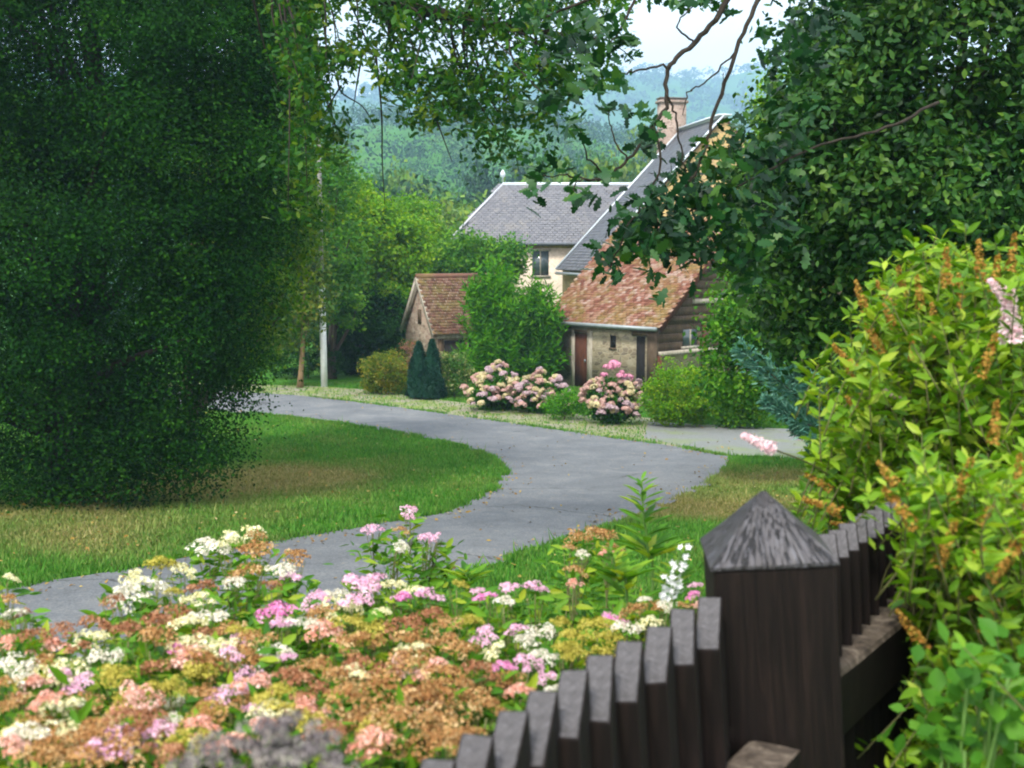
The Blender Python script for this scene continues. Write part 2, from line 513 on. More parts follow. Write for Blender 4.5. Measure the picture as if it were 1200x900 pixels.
nt_ = NT('worn asphalt'); p_ = pos(nt_)
n1 = nt_.noise(34, 4, .7, p_); n2 = nt_.noise(.9, 8, .75, p_, .3); n3 = nt_.noise(7, 5, .7, p_)
c1 = nt_.ramp(n2.outputs[0], [(.3, (.105, .113, .122)), (.5, (.145, .155, .166)), (.7, (.215, .22, .22))])
c2 = nt_.mix(nt_.math('MULTIPLY', nt_.ramp(n1.outputs[0], [(.4, (0,)*3), (.62, (1,)*3)]).outputs[0], .6), c1.outputs[0], (.05, .052, .058))
sp = nt_.ramp(n3.outputs[0], [(.6, (0, 0, 0)), (.72, (1, 1, 1))])
c3 = nt_.mix(nt_.math('MULTIPLY', sp.outputs[0], .5), c2, (.28, .25, .19))
_vv = nt_.noise(1.2, 4, .6, p_)
_va = nt_.n('ShaderNodeVectorMath', operation='MULTIPLY_ADD'); nt_.l(_vv.outputs[1], _va.inputs[0]); _va.inputs[1].default_value = (.9, .9, .9); nt_.l(p_, _va.inputs[2])
_vo = nt_.n('ShaderNodeTexVoronoi', feature='DISTANCE_TO_EDGE'); _vo.inputs['Scale'].default_value = .33; nt_.l(_va.outputs[0], _vo.inputs[0])
_ck = nt_.ramp(_vo.outputs['Distance'], [(.004, (1,) * 3), (.012, (0,) * 3)])
_cm = nt_.ramp(nt_.noise(.35, 2, .5, p_).outputs[0], [(.45, (0,) * 3), (.55, (1,) * 3)])
c3 = nt_.mix(nt_.math('MULTIPLY', nt_.math('MULTIPLY', _ck.outputs[0], _cm.outputs[0]), .7), c3, (.03, .03, .03))
principled(nt_, c3, .85, .2, n1.outputs[0], .8, .02)
ASPH = nt_.m
nt_ = NT('gravel and thin grass'); p_ = pos(nt_)
n1 = nt_.noise(30, 5, .75, p_); n2 = nt_.noise(1.3, 5, .65, p_, .5)
st = nt_.ramp(n1.outputs[0], [(.3, (.12, .11, .08)), (.55, (.27, .25, .19)), (.75, (.42, .4, .33))])
gr = nt_.ramp(n1.outputs[0], [(.3, (.09, .14, .03)), (.6, (.2, .25, .07))])
mk_ = nt_.ramp(n2.outputs[0], [(.4, (0,) * 3), (.6, (1,) * 3)])
principled(nt_, nt_.mix(mk_.outputs[0], st.outputs[0], gr.outputs[0]), .95, .1, n1.outputs[0], .8, .03)
GRAVGRASS = nt_.m
nt_ = NT('pale gravel'); p_ = pos(nt_)
n1 = nt_.noise(26, 5, .8, p_); n2 = nt_.noise(.8, 4, .6, p_)
st = nt_.ramp(n1.outputs[0], [(.3, (.07, .075, .075)), (.5, (.16, .17, .165)), (.75, (.3, .31, .3))])
_g = nt_.ramp(n2.outputs[0], [(.48, (0,) * 3), (.62, (1,) * 3)])
principled(nt_, nt_.mix(nt_.math('MULTIPLY', _g.outputs[0], .7), st.outputs[0], (.16, .2, .09)), .9, .2, n1.outputs[0], .8, .02)
GRAV = nt_.m

road_px = [(120, 456), (300, 461), (430, 473), (600, 497), (740, 517), (830, 531), (862, 541), (850, 556), (800, 585), (740, 611), (640, 645), (500, 693), (330, 760), (120, 815), (-150, 860), (-420, 900),
           (-420, 790), (-150, 725), (20, 690), (180, 663), (330, 634), (430, 617), (520, 600), (572, 577), (587, 553), (565, 533), (500, 515), (400, 498), (295, 486), (120, 476)]
verge_px = [(120, 448), (300, 451), (430, 457), (540, 472), (680, 486), (780, 494), (800, 526), (740, 519), (600, 500), (430, 476), (300, 463), (120, 458)]
drive_px = [(760, 495), (860, 500), (980, 506), (1150, 512), (1150, 546), (980, 541), (900, 536), (850, 533), (790, 521), (755, 514)]
_, VG = sheet('gravel_verge', verge_px, GRAVGRASS, .012)
_, DG = sheet('gravel_drive', drive_px, GRAV, .017)
_, RG = sheet('road', road_px, ASPH, .024, jit=.03)

# grass blades (stuff) on the lawns
def grass():
    N = 520000
    y = 9 + 36 * rng.random(N * 2) ** 1.25
    x = (rng.random(N * 2) * 1.3 - .65) * y * .95
    keep = ~(inpoly(x, y, RG) | inpoly(x, y, DG))
    vg = inpoly(x, y, VG); keep &= ~(vg & (rng.random(len(x)) < .8))
    x, y = x[keep][:N], y[keep][:N]
    ring = np.vstack([RG, RG[:1]]); sg = np.linalg.norm(np.diff(ring, axis=0), axis=1); cs_ = np.concatenate([[0], np.cumsum(sg)])
    tt = rng.random(42000) * cs_[-1]; bump_ = np.sin(tt * 2.3) + np.sin(tt * 5.1 + 1) + np.sin(tt * .7)
    ex_ = np.interp(tt, cs_, ring[:, 0]) + rng.normal(size=len(tt)) * .07; ey_ = np.interp(tt, cs_, ring[:, 1]) + rng.normal(size=len(tt)) * .07
    kk = (bump_ > -.9) & (ey_ < 45) & (ey_ > 8) & ~inpoly(ex_, ey_, DG) & ~inpoly(ex_, ey_ + .35, DG) & ~((ey_ > 24) & inpoly(ex_, ey_ + .3, VG) & (rng.random(len(tt)) < .75)); ex_, ey_ = ex_[kk], ey_[kk]; ne_ = len(ex_)
    x = np.concatenate([x, ex_]); y = np.concatenate([y, ey_])
    # one sliver per blade, near the edges a bit taller
    z = gz(x, y)
    d = dry_at(x, y)
    n = len(x)
    clump = .5 + .5 * np.sin(x * 3.1 + 2 * np.sin(y * 2.2)) * np.sin(y * 2.7)
    hgt = (.035 + .05 * rng.random(n) + .03 * clump) * (1 - .4 * d); tall = rng.random(n) < .015; hgt[tall] *= 2.2; hgt[-ne_:] *= 1.25
    a = rng.random(n) * 6.283; wd = .012 + .012 * rng.random(n)
    lean = rng.normal(size=(n, 2)) * .35
    p0 = np.stack([x - np.cos(a) * wd, y - np.sin(a) * wd, z - .005], 1)
    p1 = np.stack([x + np.cos(a) * wd, y + np.sin(a) * wd, z - .005], 1)
    p2 = np.stack([x + lean[:, 0] * hgt, y + lean[:, 1] * hgt, z + hgt], 1)
    V = np.stack([p0, p1, p2], 1).reshape(-1, 3); F = np.arange(3 * n).reshape(-1, 3)
    nt_ = NT('grass blades')
    r = nt_.n('ShaderNodeAttribute', attribute_name='rnd').outputs['Fac']
    dd = nt_.n('ShaderNodeAttribute', attribute_name='dry').outputs['Fac']
    nm = nt_.noise(.9, 5, .65, pos(nt_), .4)
    g = nt_.ramp(nt_.math('ADD', nt_.math('MULTIPLY', r, .5), nt_.math('MULTIPLY', nm.outputs[0], .5)), [(.2, (.03, .13, .01)), (.5, (.06, .21, .018)), (.8, (.12, .29, .035))])
    ye = nt_.ramp(r, [(0, (.16, .17, .04)), (.6, (.3, .26, .09)), (1, (.4, .32, .15))])
    c = nt_.mix(dd, g.outputs[0], ye.outputs[0])
    b = nt_.n('ShaderNodeBsdfPrincipled'); nt_.l(c, b.inputs['Base Color']); b.inputs['Roughness'].default_value = .7; b.inputs['Specular IOR Level'].default_value = .15
    t = nt_.n('ShaderNodeBsdfTranslucent'); nt_.l(c, t.inputs[0]); ms = nt_.n('ShaderNodeMixShader'); ms.inputs[0].default_value = .3
    nt_.l(b.outputs[0], ms.inputs[1]); nt_.l(t.outputs[0], ms.inputs[2]); nt_.l(ms.outputs[0], nt_.out.inputs[0])
    dr = np.clip(d + rng.normal(size=n) * .15, 0, 1)
    o = part('grass', V, F, nt_.m, None, {'rnd': ('FACE', rng.random(n)), 'dry': ('FACE', dr)})
    props(o, 'short mown lawn grass growing on both sides of the curving road', 'grass', kind='stuff')
grass()

def litter():
    N = 2600
    y = 11 + 30 * rng.random(N * 3); x = (rng.random(N * 3) - .5) * y * .95
    on = inpoly(x, y, RG); d_ = np.min(np.hypot(x[:, None] - RG[None, ::2, 0], y[:, None] - RG[None, ::2, 1]), axis=1)
    keep = (~on & (rng.random(len(x)) < .25)) | (on & ((d_ < .7) | (rng.random(len(x)) < .06)))
    x, y = x[keep][:N], y[keep][:N]; n = len(x)
    p = np.stack([x, y, gz(x, y) + np.where(inpoly(x, y, RG), .034, .05)], 1)
    nr = rng.normal(size=(n, 3)) * .35; nr[:, 2] += 1
    V, F = inst(LEAF, LEAFF, p, nr, .04 + .05 * rng.random(n))
    m = leaf_mat('fallen leaves', [(.1, .06, .025), (.2, .12, .04), (.3, .22, .07), (.36, .3, .16)], trans=.1)
    o = part('fallen_leaves', V, F, m, None, {'rnd': ('FACE', np.repeat(rng.random(n), 4)), 'cl': ('FACE', np.repeat(rng.random(n), 4))})
    props(o, 'scattered small brown fallen leaves on the road edges and lawn', 'leaf litter', kind='stuff')
litter()

# ------------------------------------------------------------ foliage materials
BARK = bark_mat('bark', (.09, .07, .05)); BARKG = bark_mat('grey bark', (.22, .2, .17)); DARKBARK = bark_mat('dark bark', (.035, .028, .022))
M_DARK = leaf_mat('dark leaves', [(.006, .024, .006), (.01, .04, .008), (.018, .065, .01), (.034, .095, .014)], trans=.24, noise_s=.6, nvar=.55, spec=.05, rough=.7)
M_MID = leaf_mat('mid green leaves', [(.022, .085, .014), (.045, .145, .02), (.085, .21, .028), (.15, .27, .038)])
M_YEL = leaf_mat('yellow green leaves', [(.045, .13, .014), (.09, .22, .022), (.16, .31, .03), (.27, .36, .045)])
M_BRI = leaf_mat('bright bamboo leaves', [(.02, .08, .012), (.045, .16, .018), (.09, .25, .025), (.15, .32, .04)])
M_OAK = leaf_mat('oak leaves', [(.005, .02, .01), (.01, .04, .016), (.02, .07, .02), (.045, .1, .02)], trans=.22, spec=.5)
M_HAZ = leaf_mat('hazel leaves', [(.008, .03, .008), (.018, .06, .014), (.04, .105, .022), (.085, .155, .03)], trans=.22, spec=.5, nvar=.5)
M_CON = leaf_mat('dark conifer needles', [(.006, .03, .02), (.01, .045, .028), (.02, .06, .035)], trans=.1)
M_BLUE = leaf_mat('blue green needles', [(.04, .13, .1), (.09, .22, .17), (.2, .36, .29)], trans=.2)
M_SHR = leaf_mat('bright shrub leaves', [(.045, .115, .015), (.095, .2, .024), (.18, .3, .038), (.3, .38, .065)], trans=.35, spec=.4, noise_s=4, nvar=.45)
M_SPI = leaf_mat('spirea leaves', [(.04, .11, .02), (.07, .18, .03), (.13, .26, .04), (.26, .32, .05)], trans=.35, noise_s=5)
M_FAR = leaf_mat('valley tree leaves', [(.015, .06, .02), (.03, .1, .025), (.06, .15, .03), (.12, .2, .04)], trans=.15, noise_s=.03, nvar=.5)

def blob(u, v, D, ru, rv, rd=None):
    """ellipsoid: pixel centre at depth D, pixel radii"""
    c = P(u, v, D); s = D / FPX
    return (c[0], c[1], c[2], ru * s, rd if rd else ru * s, rv * s)

def base_at(u, D):
    x = (u - 600) / FPX * D
    return np.array([x, D, float(gz(x, D))])

# ---- left: great dark tree sweeping to the ground
D = 19.0
tree('spreading_tree', base_at(70, 20.5), [blob(60, 490, 20, 150, 100, 2.2), blob(165, 520, 19.6, 62, 66, 1.2), blob(215, 455, 19.5, 62, 60, 1.2), blob(235, 385, 19.5, 62, 70, 1.3), blob(-60, 250, 20, 200, 220, 2.6), blob(70, 300, 19, 160, 180, 2.2),
      blob(215, 290, 19, 90, 90, 1.5), blob(225, 180, 19, 95, 100, 1.6), blob(60, 60, 20, 230, 150, 2.8), blob(250, 60, 19, 100, 110, 1.5), blob(150, -80, 20, 260, 110, 2.5), blob(285, 330, 19.4, 30, 40, .7), blob(262, 430, 19.4, 30, 30, .7), blob(230, 530, 19.4, 25, 30, .7), blob(300, 240, 19.3, 36, 45, .8), blob(40, 80, 21.5, 200, 140, 1.5), blob(320, 170, 19.5, 30, 40, .8), blob(310, 90, 19.5, 40, 50, 1)],
     'huge dense dark green tree sweeping down to the lawn on the left', 'tree', M_DARK, DARKBARK, n=1350, per=380, cr=.6, ls=.062, r0=.3, nl=30, seed=3, shell=.5, nr_=.65)
# lighter tree behind it, right flank
tree('spreading_tree', base_at(215, 27), [blob(300, 300, 27, 48, 95, 1.6), blob(285, 190, 27, 60, 90, 1.8), blob(325, 130, 26, 52, 80, 1.4), blob(340, 240, 28, 32, 70, 1.2), blob(260, 350, 27, 60, 60, 1.5), blob(290, 400, 28, 28, 45, 1), blob(315, 40, 26, 50, 60, 1.4)],
     'olive green tree just right of the huge dark tree, above the road', 'tree', leaf_mat('olive leaves', [(.02, .07, .008), (.05, .13, .012), (.1, .19, .018), (.17, .23, .025)]), BARK, n=700, per=70, cr=.45, ls=.12, r0=.16, seed=4)
# overhanging limb tree: canopy along the top
def canopy():
    D = 14.0
    base = base_at(-420, 15.0)
    t = thing('oak_tree', base, 'oak standing left whose leafy limb hangs across the top of the view', 'tree')
    rg = np.random.default_rng(21)
    C = []
    for _ in range(210):
        u = 335 + 400 * rg.random(); v = rg.random() ** 1.2 * (62 + 20 * math.sin(u / 38.)) - 25
        if u > 690 and v > 10: continue
        if 350 < u < 400 and 28 < v < 60: continue
        C.append((u, v))
    for (u, v, ru, rv, k) in ((520, 95, 55, 32, 46), (470, 80, 28, 30, 14), (600, 90, 50, 35, 40), (660, 70, 45, 38, 34), (560, 140, 38, 25, 14), (495, 130, 22, 22, 9), (545, 110, 30, 30, 12), (640, 130, 26, 22, 12), (595, 172, 22, 14, 6),
                              (360, 90, 22, 32, 24), (395, 70, 25, 14, 9), (375, 150, 22, 42, 16), (350, 200, 22, 60, 16), (430, 55, 30, 14, 14), (345, 60, 18, 40, 20)):
        for _ in range(k):
            C.append((u + rg.normal() * ru * .6, v + rg.normal() * rv * .6))
    C = np.array(C)
    cp = np.array([P(u, v, D + rg.normal() * .8) for u, v in C])
    p, nr, cl = leaves(cp, np.zeros_like(cp), 26, .19, rg, up=.7, rand=.8, zs=.9)
    leaf_part('crown', p, nr, cl, .095, leaf_mat('canopy oak leaves', [(.012, .045, .012), (.02, .075, .014), (.045, .12, .016), (.1, .15, .02)], trans=.35), t, OAK, OAKF, rg=rg)
    # trunk and big limb
    br = [tube(curve([base, P(-400, 100, 15.5), P(-300, -300, 15)], 8), np.linspace(.35, .22, 17), 10)]
    main = curve([P(-300, -300, 15), P(60, -160, 14.6), P(400, -20, 14), P(560, 25, 14), P(690, 45, 14)], 8)
    br.append(tube(main, np.linspace(.18, .02, len(main)), 7))
    for q in cp[rg.choice(len(cp), 70, replace=False)]:
        k = np.argmin(np.abs(main[:, 0] - (q[0] - .4)) + .2 * rg.random(len(main)))
        s = main[k]; m = (s + q) / 2 + rg.normal(size=3) * .12; m[2] += .08
        c = curve([s, m, q], 4); br.append(tube(c, np.linspace(.018, .004, len(c)), 4))
    for px in ([(440, 60), (447, 130), (448, 190), (451, 240)], [(395, 85), (400, 108), (425, 125), (440, 150)], [(425, 60), (418, 100), (415, 122)], [(400, 100), (382, 130), (372, 160)], [(500, 110), (515, 150), (530, 190)], [(560, 120), (580, 150), (602, 178), (608, 200)], [(455, 70), (452, 100), (460, 112)]):
        c = curve([P(u, v, D + .1 * i) for i, (u, v) in enumerate(px)], 5)
        br.append(tube(c, np.linspace(.014, .004, len(c)), 4))
    V, F = combine(br); part('trunk', V, F, DARKBARK, t, smooth=True)
canopy()

# ---- near oak on the right with branches reaching left over the roofs
def near_oak():
    rg = np.random.default_rng(5)
    base = base_at(1420, 9.0)
    t = thing('oak_tree', base, 'near oak with lobed dark leaves, its twigs hanging before the slate roofs', 'tree')
    D = 6.6
    spots = [(700, 30, 34, 18, 7), (665, 55, 36, 22, 8), (730, 48, 16, 10, 7), (640, 15, 40, 20, 8), (722, 92, 16, 12, 6.6), (690, 92, 30, 20, 6.8), (655, 112, 22, 15, 7), (625, 125, 18, 12, 7.2), (712, 128, 12, 9, 6.5),
             (680, 152, 13, 14, 6.3), (764, 146, 18, 13, 6.5), (748, 130, 14, 7, 6.5), (765, 172, 14, 14, 6.5), (740, 133, 10, 6, 6.4), (632, 208, 18, 15, 6.3), (622, 232, 8, 16, 6.2), (655, 192, 12, 7, 6.4), (672, 232, 7, 18, 6.2), (705, 205, 16, 8, 6.5), (690, 232, 10, 7, 6.3), (735, 45, 10, 8, 7), (640, 192, 10, 6, 6.3),
             (815, 0, 34, 12, 7), (850, 12, 12, 8, 7), (785, 5, 14, 6, 7), (705, 60, 14, 16, 7),
             (735, 268, 22, 18, 6.7), (765, 228, 22, 15, 6.8), (790, 262, 30, 22, 6.9), (715, 318, 16, 12, 6.6), (745, 296, 20, 14, 6.7), (800, 195, 24, 12, 7), (835, 180, 24, 22, 7.1), (862, 228, 40, 32, 7.2), (772, 345, 10, 8, 6.6), (830, 262, 30, 24, 7.1), (735, 240, 14, 10, 6.6), (705, 300, 16, 8, 6.6),
             (770, 250, 40, 30, 6.9), (810, 280, 40, 34, 7.0), (840, 225, 40, 36, 7.1), (740, 285, 30, 18, 6.8), (870, 290, 34, 30, 7.2), (800, 225, 30, 18, 7), (770, 285, 34, 20, 6.8), (870, 170, 30, 30, 7.3), (905, 205, 36, 40, 7.4), (900, 270, 36, 34, 7.4), (855, 300, 26, 20, 7.2), (925, 140, 36, 36, 7.5), (800, 300, 12, 16, 6.9), (812, 232, 18, 12, 7), (880, 330, 22, 18, 7.3), (760, 320, 9, 12, 6.7), (940, 60, 30, 34, 7.6), (960, 20, 34, 30, 7.6), (905, 75, 12, 14, 7.4), (898, 40, 8, 6, 7.4)]
    cps, n_each = [], []
    pp, nn, cc = [], [], []
    for (u, v, ru, rv, d) in spots:
        n = int(max(8, ru * rv * 3.14 / 34))
        uu = u + rg.normal(size=n) * ru * .55; vv = v + rg.normal(size=n) * rv * .55
        dd = d + rg.normal(size=n) * .22
        pts = np.array([P(a, b, c) for a, b, c in zip(uu, vv, dd)])
        nr = rg.normal(size=(n, 3)) * .7; nr[:, 2] += .55; nr[:, 1] -= .25
        pp.append(pts); nn.append(nr); cc.append(np.full(n, rg.random())); cps.append(P(u, v, d))
    p, nr, cl = np.concatenate(pp), np.concatenate(nn), np.concatenate(cc)
    ax = rg.normal(size=p.shape); ax[:, 2] -= .7
    leaf_part('crown', p, nr, cl, .095, M_OAK, t, OAK, OAKF, axis=ax, rg=rg)
    br = []
    trunk = curve([base, P(1400, 100, 9), P(1300, -300, 8.6), P(1250, -700, 8.4)], 8)
    br.append(tube(trunk, np.linspace(.32, .16, len(trunk)), 10))
    tw = [([(1300, -250), (1080, -180), (960, -90), (888, 0)], 8.2, 7.0, .06, .016),
          ([(888, 0), (862, 60), (838, 130), (826, 178), (800, 230)], 7.0, 6.9, .015, .007),
          ([(960, -90), (880, -40), (842, 18), (812, 52), (785, 76), (780, 120), (766, 148), (735, 188), (712, 206), (690, 212)], 7.1, 6.5, .02, .005),
          ([(785, 76), (760, 80), (738, 84), (722, 92)], 6.8, 6.6, .008, .004), ([(780, 110), (792, 140), (798, 180), (812, 225)], 6.7, 6.8, .007, .004),
          ([(735, 188), (718, 160), (712, 128)], 6.5, 6.5, .006, .003), ([(712, 206), (690, 185), (680, 152)], 6.5, 6.3, .006, .003),
          ([(690, 212), (665, 205), (632, 208)], 6.4, 6.3, .006, .003), ([(705, 208), (676, 214), (672, 240)], 6.4, 6.2, .005, .003),
          ([(862, 60), (830, 95), (806, 110), (800, 135)], 7, 6.8, .006, .003), ([(815, 52), (795, 30), (815, 0)], 7, 7, .007, .004), ([(838, 130), (846, 110), (848, 85)], 6.9, 6.9, .004, .002),
          ([(750, -40), (735, 20), (715, 50)], 7.3, 7, .012, .004), ([(960, -90), (820, -60), (740, -20), (640, 20)], 7.4, 8, .025, .008), ([(766, 148), (775, 190), (760, 228), (735, 268), (715, 315)], 6.6, 6.6, .008, .004),
          ([(1100, 120), (1040, 150), (960, 170), (880, 210), (800, 255), (740, 290)], 8.0, 6.7, .012, .004)]
    for px, d0, d1, r0, r1 in tw:
        n = len(px); c = curve([P(u, v, d0 + (d1 - d0) * i / (n - 1)) for i, (u, v) in enumerate(px)], 6)
        c[1:-1] += rg.normal(size=c[1:-1].shape) * .006
        br.append(tube(c, np.linspace(r0, r1, len(c)), 6))
    V, F = combine(br); part('trunk', V, F, DARKBARK, t, smooth=True)
near_oak()

# ---- right: hazel wood
tree('hazel_tree', base_at(1090, 10.5), [blob(1000, 130, 10, 95, 110, 1.0), blob(1120, 80, 10, 150, 140, 1.3), blob(1000, 40, 10, 60, 70, .8), blob(1060, 250, 10, 150, 130, 1.3), blob(960, 230, 10, 80, 90, .9), blob(1200, 220, 10, 130, 170, 1.3), blob(1150, -60, 10, 180, 90, 1.2), blob(1080, 380, 10.2, 170, 110, 1.1), blob(930, 330, 10.3, 60, 70, .8)],
     'tall broad leaved hazel filling the right side behind the flowering shrub', 'tree', M_HAZ, BARK, n=1100, per=80, cr=.26, ls=.07, r0=.12, nl=40, seed=8, shell=.55)
tree('bushy_tree', base_at(1060, 22), [blob(890, 370, 22, 60, 60, 1.2), blob(870, 425, 22, 48, 60, 1.2), blob(940, 420, 22, 60, 75, 1.2), blob(1000, 430, 22, 70, 70, 1.2), blob(900, 310, 23, 50, 50, 1.2), blob(1070, 440, 22, 80, 70, 1.3)],
     'mid green bushy tree beside the right end of the tiled cottage', 'tree', M_MID, BARK, n=520, per=60, cr=.3, ls=.1, r0=.12, nl=14, seed=9, shell=.5)
tree('bushy_tree', base_at(1020, 30), [blob(905, 180, 30, 28, 45, 1.2), blob(888, 215, 30, 24, 40, 1.2), blob(900, 280, 31, 45, 70, 1.6), blob(930, 120, 31, 40, 60, 1.4)],
     'pale green tree rising right of the chimney behind the oak twigs', 'tree', M_YEL, BARK, n=200, per=60, cr=.35, ls=.12, r0=.14, seed=10)

# ------------------------------------------------------------ shrubs along the far verge
def round_shrub(u0, u1, v0, v1, label, mat, name='round_shrub', n=160, per=60, ls=.07, seed=1, Dd=None, cr=.18, T=LEAF, TF=LEAFF, up=.4):
    uc = (u0 + u1) / 2
    g = G(uc, v1); D = Dd or g[1]
    s = D / FPX
    b = base_at(uc, D)
    h = (P(uc, v0, D)[2] - b[2])
    w_ = (u1 - u0) / 2 * s
    bl = [(b[0], D, b[2] + h * .5, w_ * .85, w_ * .8, h * .45), (b[0] - w_ * .45, D, b[2] + h * .35, w_ * .5, w_ * .5, h * .35), (b[0] + w_ * .45, D - .1, b[2] + h * .38, w_ * .5, w_ * .5, h * .35)]
    return tree(name, b, bl, label, 'shrub', mat, BARK, n=n, per=per, cr=cr, ls=ls, r0=.03, nl=10, seed=seed, T=T, TF=TF, crown='foliage', up=up, shell=.5)

round_shrub(752, 850, 412, 500, 'yellow green rounded shrub right of the pink hydrangeas, by the cottage corner', M_YEL, seed=31, n=260)
round_shrub(835, 905, 432, 502, 'darker green low shrub right of the yellow green rounded one', M_MID, seed=32, n=200)
round_shrub(418, 484, 408, 462, 'yellowing shrub near the pole, left of the dark cone conifers', leaf_mat('yellow leaves', [(.04, .1, .02), (.09, .15, .025), (.17, .2, .03), (.28, .22, .06)]), seed=33, n=200)
round_shrub(512, 552, 405, 466, 'green shrub with cream flecks in front of the little shed', leaf_mat('cream flecked leaves', [(.03, .1, .02), (.06, .16, .03), (.12, .22, .05), (.5, .46, .25)]), seed=34, n=120)
round_shrub(635, 690, 455, 492, 'low light green plant between the two hydrangea banks', M_BRI, seed=35, n=60, ls=.06)
round_shrub(300, 420, 385, 449, 'dark hedge shrub under the trees behind the pole', M_DARK, seed=36, n=260, Dd=47)
round_shrub(385, 478, 360, 447, 'dark green shrub to the right of the pole', M_DARK, seed=37, n=260, Dd=48)
round_shrub(455, 500, 395, 440, 'rosy tinted shrub against the shed gable', leaf_mat('rosy leaves', [(.03, .08, .02), (.07, .12, .03), (.3, .12, .1), (.45, .25, .2)]), seed=38, n=90, Dd=43, ls=.06)

# bamboo clump
def bamboo(u0, u1, v0, D, label, seed, n=70):
    rg = np.random.default_rng(seed)
    uc = (u0 + u1) / 2; b = base_at(uc, D); t = thing('bamboo_clump', b, label, 'bamboo')
    s = D / FPX; w_ = (u1 - u0) / 2 * s
    cs, pp, ax = [], [], []
    for _ in range(n):
        a = rg.random() * 6.28; rr = rg.random() ** .6 * (1.12 if rg.random() < .3 else .85)
        x0 = b[0] + math.cos(a) * rr * w_ * .35; y0 = D + math.sin(a) * rr * w_ * .35
        topz = P(uc, v0, D)[2] - (rr ** 2) * 1.5 - rg.random() ** 2 * 2.0 + .3
        x1 = b[0] + math.cos(a) * rr * w_ * 1.25; y1 = D + math.sin(a) * rr * w_ * 1.0
        c = curve([(x0, y0, b[2]), ((x0 * .7 + x1 * .3), (y0 * .7 + y1 * .3), (b[2] + topz) / 2), (x1, y1, topz)], 6)
        cs.append(tube(c, np.linspace(.018, .006, len(c)), 4))
        k = rg.integers(1, len(c), 230); q = c[k] + rg.normal(size=(230, 3)) * .13
        pp.append(q); d = rg.normal(size=(230, 3)) * .6; d[:, 2] += .5; d[:, :2] += np.array([math.cos(a), math.sin(a)]) * .3; ax.append(d)
    V, F = combine(cs); part('cane', V, F, plain('green cane', (.12, .2, .04)), t)
    p = np.concatenate(pp); ax = np.concatenate(ax)
    nr = rg.normal(size=p.shape); nr[:, 1] -= .5
    leaf_part('foliage', p, nr, rg.random(len(p)), .24, M_BRI, t, LANCE, LANCEF, axis=ax, rg=rg)
bamboo(546, 612, 318, 42.5, 'bright green bamboo clump between the small shed and the tiled cottage', 40, 80)
bamboo(600, 655, 338, 43.5, 'lower bright green bamboo touching the left corner of the cottage roof', 41, 60)

# cone conifers
def cone(u, v0, v1, wpx, label, seed):
    rg = np.random.default_rng(seed)
    g = G(u, v1); D = g[1]; s = D / FPX; h = P(u, v0, D)[2] - g[2]; w_ = wpx / 2 * s
    t = thing('cone_conifer', g, label, 'conifer', 'pair of dark cone conifers')
    n = 12000
    z = rg.random(n) ** 1.25; a = rg.random(n) * 6.28
    rr = w_ * np.minimum(1, (1 - z) ** .6 * 1.05) * (.7 + .45 * rg.random(n)) * (1 + .2 * np.sin(a * 3 + z * 9 + seed))
    p = np.stack([g[0] + np.cos(a) * rr, g[1] + np.sin(a) * rr, g[2] + .05 + z * h * .97], 1)
    ax = np.stack([np.cos(a) * .5, np.sin(a) * .5, np.ones(n)], 1) + rg.normal(size=(n, 3)) * .35
    nr = np.stack([np.cos(a), np.sin(a), np.full(n, .2)], 1) + rg.normal(size=(n, 3)) * .4
    leaf_part('foliage', p, nr, rg.random(n), .11, M_CON, t, LANCE, LANCEF, axis=ax, rg=rg)
    V, F = tube([g, g + np.array([0, 0, h * .9])], [.05, .01], 6); part('trunk', V, F, BARK, t)
cone(491, 403, 467, 27, 'left and slightly shorter of the two dark green cone conifers by the shed', 50)
cone(507, 400, 468, 25, 'right and slightly taller of the two dark green cone conifers by the shed', 51)

